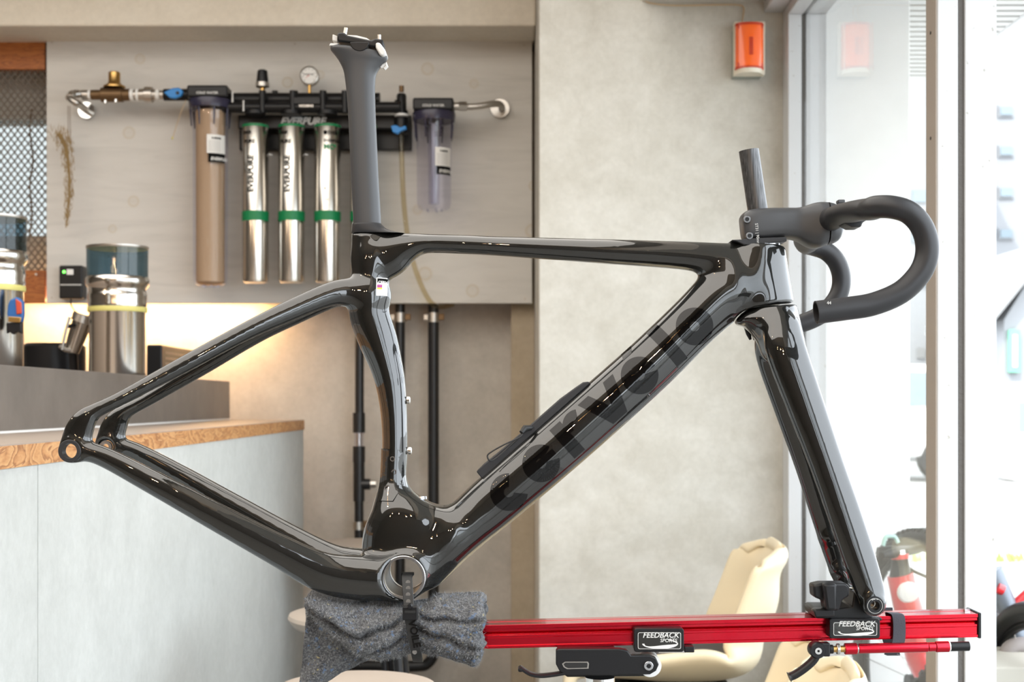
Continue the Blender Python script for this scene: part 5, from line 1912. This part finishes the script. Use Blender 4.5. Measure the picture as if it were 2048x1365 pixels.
# LED strip tucked under the board
led = MB().box((P(30, 0, 4.66).x, Y(4.645), bbt + .010), (P(520, 0, 4.66).x, Y(4.665), bbt + .018)).build('led_strip', M_LEDSTRIP, None, smooth=False)
tag(led, 'warm light strip hidden behind the bottom edge of the whitewashed board', 'light strip')
lamp('led_strip_glow', 'AREA', (P(275, 0, 4.68).x, Y(4.665), bbt + .008), (R(22), 0, 0), 3.0, (1.0, 0.60, 0.28), P(520, 0, 4.66).x - P(30, 0, 4.66).x, .03)

# screened opening at far left
scr = thing('metal_mesh_screen', 'expanded metal mesh screen in an orange timber frame at the left edge', 'mesh screen', tuple(P(46, 340, 4.62)))
xs0, xs1 = P(-140, 0, 4.62).x, P(92, 0, 4.62).x
for (a, c) in ((74, 139), (541, 606)):
    MB().box((xs0, Y(4.61), P(0, c, 4.61).z), (xs1, Y(4.66), P(0, a, 4.61).z)).build('timber_rail', M_REDWOOD, scr, smooth=False, bevel=.002)
for px, py in ((70, 80), (72, 549)):
    disc_y('rail_screw', tuple(P(px, py, 4.609)), .004, .003, M_DULL, scr, 10)
mm = MB()
z0, z1 = P(0, 541, 4.63).z, P(0, 139, 4.63).z
pw, ph_ = 13.6 * 4.63 / FPX, 17.5 * 4.63 / FPX
nx_ = int((xs1 - xs0) / (pw / 2)) + 1
nz_ = int((z1 - z0) / ph_) + 1
ym = Y(4.63)
for i in range(nx_ + 1):
    x = xs0 + i * pw / 2
    pts = []
    for j in range(nz_ * 2 + 1):
        z = z0 + j * ph_ / 2
        o_x = (pw * .27) * (1 if (i + j) % 2 else -1)
        pts.append(Vector((x + o_x, ym + (.0015 if j % 2 else -.0015), min(z, z1))))
    mm.sweep(pts, .0032, 4)
ms = mm.build('mesh_strands', M_MESH, scr, smooth=False, fixn=False)
ms['kind'] = 'stuff'
MB().sweep(catmull([P(64, 218, 4.65), P(60, 260, 4.65), P(66, 320, 4.66), P(60, 370, 4.65), P(64, 430, 4.66), P(58, 480, 4.65)], 6), .003, 6).build('dry_twig', M_TWIG, scr)

# =================================================================== PIPES UNDER THE BOARD
DP = 4.66
w_ = DP / FPX


def vpipe(px, y0, y1, r=10.5, m=M_BLACKPIPE, name='pipe_run', par=None, d=DP):
    return MB().sweep([P(px, y0, d), P(px, y1, d)], r * d / FPX, 24).build(name, m, par)


pA = thing('water_pipe', 'black vertical pipe just right of the seat tube, with a steel clamp', 'pipe', tuple(P(800, 1000, DP)))
vpipe(800, 609, 1390, 10, par=pA)
pC = thing('drain_pipe', 'black vertical pipe right of the others, bending left near the floor', 'pipe', tuple(P(867, 1000, DP)))
MB().sweep(catmull([P(867, 609, DP), P(867, 900, DP), P(867, 1200, DP), P(867, 1290, DP), P(866, 1312, DP), P(855, 1328, DP), P(835, 1333, DP), P(750, 1333, DP), P(620, 1330, DP), P(594, 1330, DP)], 6), 11 * w_, 24).build('pipe_run', M_BLACKPIPE, pC)
MB().sweep([P(590, 1330, DP), P(604, 1330, DP)], 13 * w_, 24, up=Vector((0, 0, 1))).build('pipe_cap', M_BLACKPIPE, pC)
for par_, px in ((pA, 800), (pC, 867)):
    MB().sweep([P(px, 626, DP), P(px, 645, DP)], 12 * w_, 24).build('pipe_clamp', M_DULL, par_)
    MB().box(tuple(P(px + 10, 641, DP) + Vector((0, -.008, 0))), tuple(P(px + 22, 628, DP) + Vector((0, .008, 0)))).build('clamp_ear', M_BRONZE, par_, smooth=False, bevel=.002)
    MB().box(tuple(P(px - 20, 641, DP) + Vector((0, -.006, 0))), tuple(P(px - 10, 629, DP) + Vector((0, .006, 0)))).build('clamp_ear', M_DULL, par_, smooth=False, bevel=.002)
pB = thing('waste_pipe', 'black vertical pipe behind the seat tube with a sight glass and a tee', 'pipe', tuple(P(719, 1000, DP)))
vpipe(719, 609, 832, 9, par=pB)
vpipe(718, 826, 866, 12.5, par=pB, name='coupling')
vpipe(718, 864, 896, 9.5, M_CLEARBOWL, par=pB, name='sight_glass')
vpipe(718, 868, 892, 6, M_DULL, par=pB, name='sight_core')
vpipe(718, 893, 925, 12.5, par=pB, name='coupling')
vpipe(718, 924, 1003, 11.5, par=pB, name='tee_body')
vpipe(718, 1000, 1390, 9, par=pB)
MB().sweep([P(722, 969, DP), P(741, 969, DP)], 11 * w_, 20, up=Vector((0, 0, 1))).build('tee_branch', M_BLACKPIPE, pB)
MB().sweep([P(740, 969, DP), P(752, 969, DP)], 8 * w_, 8, up=Vector((0, 0, 1))).build('tee_plug', M_DULL, pB)
vpipe(717, 1044, 1060, 10.5, M_DULL, par=pB, name='pipe_clamp')
MB().box(tuple(P(727, 1056, DP) + Vector((0, -.007, 0))), tuple(P(740, 1042, DP) + Vector((0, .007, 0)))).build('clamp_ear', M_BRONZE, pB, smooth=False, bevel=.002)

# =================================================================== COUNTER
XC = -0.66
zc = HC - 0.0555
cn = thing('service_counter', 'plastered service counter with a dark recess seam, running towards the back wall', 'counter', (-1.1, 1.0, 0))
yc0, yc1 = Y(1.15), Y(4.50)
th = .031
seam = Y(1.98)
MB().box((-2.2, yc0, 0), (XC, seam - .001, zc - th)).build('side_panel', M_PLASTER, cn, smooth=False, bevel=.001)
MB().box((-2.2, seam + .002, 0), (XC, yc1, zc - th)).build('side_panel', M_PLASTER, cn, smooth=False, bevel=.001)
wt = thing('worktop', 'worktop with taupe laminate surface and swirly orange plywood edge', 'worktop', (-1.1, 1.0, zc))
MB().box((-2.2, yc0 - .005, zc - th), (XC + .003, yc1 + .003, zc - .0015)).build('plywood_core', M_PLY, wt, smooth=False)
MB().box((-2.2, yc0 - .005, zc - .0015), (XC + .0025, yc1 + .003, zc)).build('laminate', M_LAMINATE, wt, smooth=False)
XR = -0.905
rs = thing('counter_upstand', 'taupe metal upstand panel standing along the worktop', 'panel', (XR, 1.0, zc))
MB().box((XR - .015, Y(1.2), zc), (XR, Y(4.56), zc + .122)).build('panel', M_TAUPE, rs, smooth=False, bevel=.001)
MB().box((XR - .0, Y(1.2), zc), (XR + .002, Y(4.56), zc + .004)).build('sealant', M_WHITEPL, rs, smooth=False)


def canister(name, label, px, d, h_top):
    c = Vector(((px - 1024) / FPX * d, Y(d), 0))
    k = d / FPX
    t = thing(name, label, 'canister', (c.x, c.y, zc))
    z1 = P(0, h_top, d).z
    r = 62 * 3.7 / FPX
    s = 3.7 / FPX
    Z = lambda dpx: z1 - dpx * s
    MB().lathe([(r * .90, zc), (r * .90, Z(134)), (r * .93, Z(131))], (c.x, c.y, 0), 'z', 56).build('body', M_STEEL, t)
    MB().lathe([(r * .945, Z(133)), (r * .955, Z(131)), (r * .955, Z(125)), (r * .945, Z(123))], (c.x, c.y, 0), 'z', 56).build('seal_band', M_YELLOWTAPE, t)
    MB().lathe([(r * .93, Z(124)), (r * .95, Z(118)), (r * .93, Z(112)), (r * .95, Z(104)), (r * .94, Z(96)), (r * .90, Z(90)), (r * .93, Z(84)), (r * .99, Z(80)), (r * 1.02, Z(74)), (r * 1.02, Z(66)), (r * .98, Z(62))], (c.x, c.y, 0), 'z', 56).build('neck', M_STEEL, t)
    MB().lathe([(r * .975, Z(63)), (r * .98, Z(4))], (c.x, c.y, 0), 'z', 56, cap=False).build('smoked_hopper', M_SMOKE, t)
    MB().lathe([(r * .985, Z(5)), (r * 1.0, Z(3)), (r * 1.0, Z(0)), (r * .94, Z(0) + .001)], (c.x, c.y, 0), 'z', 56).build('lid', M_DULL, t)
    return t, c, r, Z


canister('steel_canister', 'steel canister with smoked clear top standing beside the black box', 235, 3.75, 494)
t2, c2_, r2_, Z2 = canister('steel_canister', 'steel canister cut by the left edge, with a small sneaker charm', -18, 3.30, 434)
ch2 = thing('sneaker_charm', 'tiny blue and red sneaker charm hanging on the left canister', 'charm', tuple(P(32, 630, 3.2)))
yk = c2_.y - r2_ * .92 * math.cos(.75) - .02
dk = yk - CY
MB().prism(px_poly([(22, 600), (36, 594), (48, 604), (49, 628), (46, 645), (20, 645), (16, 628), (18, 610)], dk), yk - .008, yk + .008).build('shoe_body', mat('blue_charm', (0.02, 0.10, 0.30), 0.4), ch2, bevel=.004, bseg=3)
MB().prism(px_poly([(34, 598), (46, 606), (47, 628), (36, 630)], dk), yk - .011, yk - .007).build('shoe_panel', mat('red_charm', (0.45, 0.06, 0.03), 0.4), ch2, bevel=.002)
MB().prism(px_poly([(20, 634), (46, 636), (44, 646), (20, 645)], dk), yk - .012, yk - .007).build('shoe_stripe', M_BRASS, ch2, bevel=.001)
MB().prism(px_poly([(14, 646), (44, 645), (45, 668), (36, 664), (28, 670), (20, 664), (15, 668)], dk), yk - .007, yk + .006).build('shoe_toe', M_BLACKPL, ch2, bevel=.002)

# black kettle/knock box, portafilter-like steel cylinder, black vented box behind the upstand
kb = thing('black_bin', 'low rounded black bin behind the upstand left of the steel canister', 'bin', tuple(P(105, 745, 3.9)))
cx2 = P(108, 0, 3.95)
MB().lathe([(.070, zc), (.084, zc + .06), (.086, P(0, 694, 3.95).z), (.074, P(0, 688, 3.95).z), (.070, P(0, 700, 3.95).z)], (cx2.x, cx2.y, 0), 'z', 32).build('body', M_BLACKPL, kb)
sc = thing('steel_tumbler', 'tilted steel milk frother tumbler with a side arm over the black bin', 'tumbler', tuple(P(150, 680, 3.8)))
MB().sweep([P(143, 704, 3.78), P(153, 676, 3.78), P(166, 640, 3.78)], [.019, .024, .0265], 28, hollow_end=True).build('body', M_STEEL, sc)
MB().sweep([P(163, 645, 3.775), P(168, 630, 3.775)], [.0285, .0285], 28).build('rim', M_DULL, sc)
MB().sweep(catmull([P(124, 700, 3.74), P(130, 670, 3.74), P(138, 640, 3.74), P(139, 634, 3.74)], 4), .004, 10).build('arm', M_DULL, sc)
MB().sweep([P(120, 692, 3.74), P(130, 700, 3.75), P(140, 702, 3.76)], .006, 10).build('arm_bracket', M_DULL, sc)
MB().sweep([P(134, 654, 3.74), P(152, 650, 3.76)], .005, 10).build('arm_bracket', M_BLACKPL, sc)
MB().lathe([(.028, zc), (.030, zc + .05)], (P(145, 0, 3.8).x, Y(3.84), 0), 'z', 24).build('stand_foot', M_BLACKPL, sc)
MB().sweep([(P(145, 0, 3.8).x, Y(3.84), zc + .04), P(146, 705, 3.80)], .012, 12).build('stand_stem', M_BLACKPL, sc)
bx = thing('vented_black_box', 'black box with vent holes behind the upstand right of the canister', 'box', tuple(P(350, 730, 4.3)))
xa, xb_ = P(293, 0, 4.15).x, P(322, 0, 4.15).x
zz1 = P(0, 690, 4.15).z
MB().box((xa, Y(4.15), zc), (xb_ + .003, Y(4.56), zz1)).build('case', M_BLACKPL, bx, smooth=False, bevel=.004)
hole_me = None
for r_i in range(4):
    for c_i in range(14):
        p = Vector((xb_ + .0025, Y(4.20) + c_i * .024, zz1 - .022 - r_i * .016))
        if hole_me is None:
            ho = MB().lathe([(.0042, 0), (.0042, .0012)], (0, 0, 0), 'x', 10).build('vent_hole', M_DULL, None)
            hole_me = ho.data
        else:
            ho = bpy.data.objects.new('vent_hole', hole_me)
            COL.objects.link(ho)
        ho.parent = bx
        ho.location = p - Vector(bx.location)


# =================================================================== STOOLS AND CHAIRS
def stool(px, d, label, zt_=.64, r=.165):
    c = Vector(((px - 1024) / FPX * d, Y(d), 0))
    t = thing('stool', label, 'stool', tuple(c), 'round stools along the counter')
    MB().lathe([(.02, zt_ - .034), (r * .80, zt_ - .034), (r * .93, zt_ - .026), (r, zt_ - .010), (r * .985, zt_ - .003), (r * .93, zt_ - .001), (r * .5, zt_ - .003), (.02, zt_ - .005)], c, 'z', 48).build('seat', M_STOOL, t)
    MB().lathe([(.050, zt_ - .06), (.055, zt_ - .034)], c, 'z', 24).build('seat_boss', M_BLACKPL, t)
    for k in range(4):
        a = R(45 + 90 * k)
        p0 = c + Vector((.075 * math.cos(a), .075 * math.sin(a), zt_ - .034))
        p1 = c + Vector((.16 * math.cos(a), .16 * math.sin(a), .0))
        MB().sweep([p1, p0], .0095, 12).build('leg', M_BLACKPL, t)
    ring = [c + Vector((.134 * math.cos(2 * math.pi * k / 32), .134 * math.sin(2 * math.pi * k / 32), .22)) for k in range(33)]
    MB().sweep(ring, .006, 8, up=Vector((0, 0, 1)), cap=False).build('foot_ring', M_BLACKPL, t)
    return t


stool(717, 4.15, 'pale round stool farthest back, under the rear triangle near the pipes')
stool(742, 2.85, 'pale round stool half hidden left of the grey cloth', .63)
stool(715, 2.35, 'nearest pale round stool, its top just showing below the hanging cloth', .585, .13)


def chair(loc, rz, label, sc=1.0, seat_pad=True):
    t = thing('shell_chair', label, 'chair', (0, 0, 0), 'cream shell chairs')
    prof = [(.24, .405), (.22, .428), (.12, .425), (0, .415), (-.12, .420), (-.185, .450), (-.215, .52), (-.235, .60), (-.250, .67), (-.256, .705), (-.262, .715)]
    pc = catmull([Vector((x, 0, z)) for x, z in prof], 4)
    NU_ = 24
    m = MB()
    n = len(pc)
    for i, p in enumerate(pc):
        t_ = i / (n - 1)
        backness = max(0, min(1, (t_ - .36) / .22))
        half = .235 - .03 * backness - .055 * max(0, (t_ - .8) / .2) ** 2
        for j in range(NU_ + 1):
            u_v = -1 + 2 * j / NU_
            e = abs(u_v) ** 3.5
            y = half * u_v
            z = p.z + e * (.085 * (1 - backness) * min(1, t_ * 3))
            x = p.x + e * (.105 - .055 * max(0, (t_ - .6) / .4)) * backness - (1 - e) * .006 * math.sin((t_ - .45) * 34) * backness
            if t_ > .8:
                z -= e * .045 * (t_ - .8) / .2
            m.v.append((x, y, z))
    for i in range(n - 1):
        for j in range(NU_):
            a = i * (NU_ + 1) + j
            m.f.append((a, a + 1, a + NU_ + 2, a + NU_ + 1))
    sh_ = m.build('shell', M_CREAM, t, angle=180)
    s = sh_.modifiers.new('thick', 'SOLIDIFY')
    s.thickness = .028
    s.offset = 0
    bv = sh_.modifiers.new('sub', 'SUBSURF')
    bv.levels = bv.render_levels = 1
    if seat_pad:
        MB().loft([(Vector((.20, 0, .440)), Vector((.20, 0, .466)), .10), (Vector((.17, 0, .432)), Vector((.17, 0, .472)), .17), (Vector((0, 0, .424)), Vector((0, 0, .470)), .185), (Vector((-.13, 0, .432)), Vector((-.13, 0, .476)), .17), (Vector((-.165, 0, .446)), Vector((-.165, 0, .474)), .12)], 3.2, 32, 4).build('seat_pad', mat_pad, t)
    MB().box((-.13, -.13, .385), (.14, .13, .405)).build('seat_frame', M_BLACKPL, t, smooth=False, bevel=.004)
    for sx in (-1, 1):
        for sy in (-1, 1):
            MB().sweep([(sx * .22, sy * .21, 0), (sx * .12, sy * .12, .39)], .009, 12).build('leg', M_CHROME, t)
    t.location = loc
    t.rotation_euler = (0, 0, rz)
    t.scale = (sc, sc, sc)
    return t


mat_pad = mat('dark_seat_pad', (0.045, 0.038, 0.042), 0.6)
chair((.372, Y(3.38), 0), R(178), 'cream moulded shell chair with dark pad, back beside the window post')
chair((.41, Y(2.86), 0), R(173), 'cream shell chair partly hidden behind the lever end of the beam', .80, False)
chair((.325, Y(2.30), 0), R(173), 'nearest cream shell chair, only its rounded back top showing at the bottom', .875, False)

# =================================================================== ORANGE ALARM LAMP ON THE COLUMN
al = thing('alarm_lamp', 'orange warning lamp with ivory base on the concrete column', 'lamp', tuple(P(1497, 100, 3.85)))
d0 = 3.9
a, c = P(1464, 158, 3.89), P(1520, 62, 3.89)
MB().box((a.x, Y(3.868), a.z), (c.x, Y(3.9), c.z)).build('back_box', M_GREYGREEN, al, smooth=False, bevel=.002)
a, c = P(1467, 152, 3.86), P(1528, 46, 3.86)
MB().box((a.x, Y(3.845), a.z), (c.x, Y(3.870), c.z)).build('base', M_CREAMPL, al, smooth=False, bevel=.002)
xm, rr_ = P(1500, 0, 3.83).x, 28 * 3.83 / FPX
lens = MB()
zl0, zl1 = P(0, 138, 3.83).z, P(0, 46, 3.83).z
n_ = 24
for z in (zl0, zl1):
    for k in range(n_ + 1):
        aa = math.pi * k / n_
        lens.v.append((xm - rr_ * math.cos(aa), Y(3.845) - .028 * math.sin(aa) ** .7, z))
for k in range(n_):
    lens.f.append((k, k + 1, k + n_ + 2, k + n_ + 1))
lens.f += [tuple(range(n_, -1, -1)), tuple(range(n_ + 1, 2 * n_ + 2))]
lo = lens.build('lens', M_ORANGE, al)
for z in (zl0 + .003, zl1 - .004):
    bb = MB()
    for zz in (z - .003, z + .003):
        for k in range(n_ + 1):
            aa = math.pi * k / n_
            bb.v.append((xm - (rr_ + .001) * math.cos(aa), Y(3.845) - .0295 * math.sin(aa) ** .7, zz))
    for k in range(n_):
        bb.f.append((k, k + 1, k + n_ + 2, k + n_ + 1))
    bb.build('lens_rim', M_DKORANGE, lo)
for px in (1480, 1521):
    for py in (52, 130):
        q = P(px, py, 3.825)
        MB().box(tuple(q - Vector((.006, 0, .007))), tuple(q + Vector((.006, .006, .007)))).build('lens_clip', M_DKORANGE, lo, smooth=False, bevel=.002)
MB().box(tuple(P(1498, 110, 3.82) + Vector((0, -.004, 0))), tuple(P(1506, 74, 3.82) + Vector((0, .002, 0)))).build('lens_marking', M_DKORANGE, lo, smooth=False, bevel=.001)
aa_ = MB()
aa_.prism([(xm - rr_ * .98 * math.cos(math.pi * k / 16), zl0 - .012 + .0 * k) for k in range(17)] + [(xm + rr_, zl0)], Y(3.845), Y(3.85)) if False else None
MB().lathe([(rr_ * .95, 0), (rr_ * .95, .012)], (xm, Y(3.847), zl0 - .012), 'z', 32).build('lens_skirt', M_CREAMPL, al)
wr = MB().sweep(catmull([P(1280, -6, 3.892), P(1300, 6, 3.892), P(1350, 11, 3.892), P(1420, 10, 3.892), P(1475, 10, 3.892), P(1487, 16, 3.892), P(1486, 34, 3.89), P(1483, 50, 3.87)], 6), .0022, 8).build('bell_wire', M_WIRE, None)
tag(wr, 'thin beige wire along the top of the column to the orange lamp', 'wire')

# =================================================================== BULBS BEHIND THE CAMERA (they show only as glints)
for i, (x, y, z) in enumerate(BULBS):
    t = thing('pendant_lamp', ('warm glass bulb hanging from the ceiling behind the camera, %s' % ('over the counter', 'mid room', 'near the windows', 'far left', 'far right', 'beyond the canisters', 'above the left of the frame')[i]), 'lamp', (x, y, z))
    MB().lathe([(.001, -.022), (.011, -.018), (.015, -.008), (.014, .006), (.010, .032)], (x, y, z), 'z', 20).build('bulb', M_BULB, t)
    MB().lathe([(.014, .030), (.015, .07)], (x, y, z), 'z', 16).build('socket', M_BRASS, t)
    MB().sweep([(x, y, z + .07), (x, y, 2.75)], .003, 8).build('cord', M_RUBBER, t)

# =================================================================== BICYCLES OUTSIDE
M_REDP = mat('red_bike_paint', (0.72, 0.03, 0.04), 0.3, 0, .6)
M_GREYP = mat('grey_blue_bike_paint', (0.22, 0.25, 0.29), 0.4, 0.3)


def wheel(parent, c, r, axis, knobs=True):
    """wheel with its axle along the unit vector axis"""
    ax_ = Vector(axis).normalized()
    u1 = ax_.cross(Vector((0, 0, 1))).normalized()
    u2 = Vector((0, 0, 1))
    C = Vector(c)
    N2 = 64
    pt = lambda a, rad: C + u1 * (rad * math.cos(a)) + u2 * (rad * math.sin(a))
    ty = MB().sweep([pt(2 * math.pi * k / N2, r - .022) for k in range(N2 + 1)], .022, 12, up=ax_, cap=False).build('tyre', M_RUBBER, parent)
    if knobs:
        kb2 = MB()
        for k in range(90):
            a = 2 * math.pi * k / 90
            for s in (-1, 1):
                p = pt(a, r - .004) + ax_ * (.010 * s)
                d1 = (pt(a + .02, r) - pt(a, r)).normalized() * .006
                rd = (pt(a, 1) - C).normalized() * .006
                e = ax_ * .006
                kb2.add([p - d1 - e - rd, p + d1 - e - rd, p + d1 + e - rd, p - d1 + e - rd, p - d1 - e + rd, p + d1 - e + rd, p + d1 + e + rd, p - d1 + e + rd],
                        [(0, 3, 2, 1), (4, 5, 6, 7), (0, 1, 5, 4), (1, 2, 6, 5), (2, 3, 7, 6), (3, 0, 4, 7)])
        kb2.build('tread', M_RUBBER, ty, smooth=False)
    MB().sweep([pt(2 * math.pi * k / N2, r - .048) for k in range(N2 + 1)], .009, 8, up=ax_, cap=False).build('rim', M_BLACKPL, parent)
    sp_ = MB()
    for k in range(28):
        a = 2 * math.pi * k / 28
        sp_.sweep([C + ax_ * (.025 if k % 2 else -.025), pt(a, r - .05)], .0012, 4)
    sp_.build('spokes', M_DULL, parent, smooth=False)
    MB().sweep([C - ax_ * .05, C + ax_ * .05], .018, 14).build('hub', M_BLACKPL, parent)


rb_ = thing('red_bicycle', 'red mountain bike parked outside behind the glass, seen from its front', 'bicycle', (P(1815, 0, 3.4).x, Y(3.4), 0))
DD = 3.40
hx = P(1806, 0, DD).x
MB().sweep([P(1800, 1150, DD), P(1818, 1225, DD), P(1838, 1320, DD)], [.031, .034, .030], 24).build('down_tube', M_REDP, rb_)
MB().sweep([P(1800, 1118, DD), P(1801, 1158, DD)], [.019, .027], 24).build('head_tube', M_BLACKPL, rb_)
MB().sweep([P(1799, 1108, DD), P(1800, 1118, DD)], [.021, .021], 24).build('spacer', M_REDP, rb_)
MB().sweep([P(1798, 1100, DD), P(1799, 1108, DD)], [.018, .020], 24).build('top_cap', M_CHROME, rb_)
MB().sweep([P(1764, 1112, DD - .03), P(1782, 1108, DD - .02), P(1800, 1104, DD), P(1832, 1100, DD + .05), P(1858, 1090, DD + .09)], [.009, .012, .014, .011, .010], 12).build('handlebar', M_BLACKPL, rb_)
MB().lathe([(.012, -.03), (.016, 0), (.012, .03)], P(1780, 1105, DD), 'x', 14).build('brake_lever', M_BLACKPL, rb_)
MB().sweep(catmull([P(1766, 1092, DD), P(1772, 1075, DD), P(1788, 1074, DD), P(1796, 1086, DD)], 5), .005, 8).build('bell_bracket', mat('pale_green_plastic', (0.45, 0.70, 0.62), 0.4), rb_)
MB().sweep(catmull([P(1808, 1125, DD), P(1822, 1140, DD), P(1856, 1156, DD)], 5), .004, 8).build('brake_hose', M_RUBBER, rb_)
a_ = P(1822, 1190, DD - .034)
MB().lathe([(.0001, -.002), (.022, 0), (.026, .006)], P(1817, 1186, DD - .036), 'y', 20).build('frame_sticker', M_WHITEPRINT, rb_)
wheel(rb_, (1.010, Y(3.47), .37), .37, (1, .22, 0))
MB().sweep([P(1801, 1150, DD), Vector((1.0, Y(3.46), .37))], [.018, .013], 14).build('fork_leg', M_BLACKPL, rb_)
MB().sweep([P(1838, 1320, DD), Vector((P(1838, 0, DD).x + .02, Y(DD - .30), .30))], [.030, .034], 20).build('frame_tube', M_REDP, rb_)
wheel(rb_, (P(1838, 0, DD).x + .06, Y(DD - .62), .33), .33, (1, .08, 0), False)

gb_ = thing('grey_bicycle', 'grey blue bike leaning outside at the right edge beyond the post', 'bicycle', (P(2030, 0, 2.9).x, Y(2.9), 0))
DG = 2.95
MB().sweep(catmull([P(1985, 1140, DG), P(2008, 1200, DG), P(2030, 1262, DG), P(2052, 1310, DG)], 5), .021, 20).build('seat_tube', M_GREYP, gb_)
MB().sweep([P(1994, 1176, DG - .02), P(2006, 1182, DG - .02)], .011, 10).build('reflector', M_REDP, gb_)
MB().sweep(catmull([P(2010, 1330, DG - .05), P(2020, 1300, DG - .05), P(2045, 1292, DG - .05), P(2075, 1300, DG - .05)], 5), .018, 14).build('mudguard', mat('brownish_grey_plastic', (0.30, 0.27, 0.26), 0.5), gb_)
wheel(gb_, (P(2085, 0, DG).x, Y(DG - .0), .30), .30, (.25, 1, 0))
MB().sweep([P(2050, 1310, DG), Vector((P(2085, 0, DG).x, Y(DG), .30))], .016, 12).build('chain_stay', M_GREYP, gb_)
MB().sweep([P(2024, 1225, DG), P(2085, 1170, DG), P(2180, 1130, DG)], .018, 14).build('top_tube', M_REDP, gb_)

# timber bench/ledge outside at the bottom right
bn_ = MB().box((P(1995, 0, 2.7).x, Y(2.72), .44), (P(1995, 0, 2.7).x + .9, Y(2.95), P(0, 1335, 2.72).z)).build('bench_plank', mat('weathered_plank', (0.50, 0.48, 0.42), 0.8), None, smooth=False, bevel=.004)
tag(bn_, 'weathered pale plank ledge outside at the bottom right corner', 'plank')
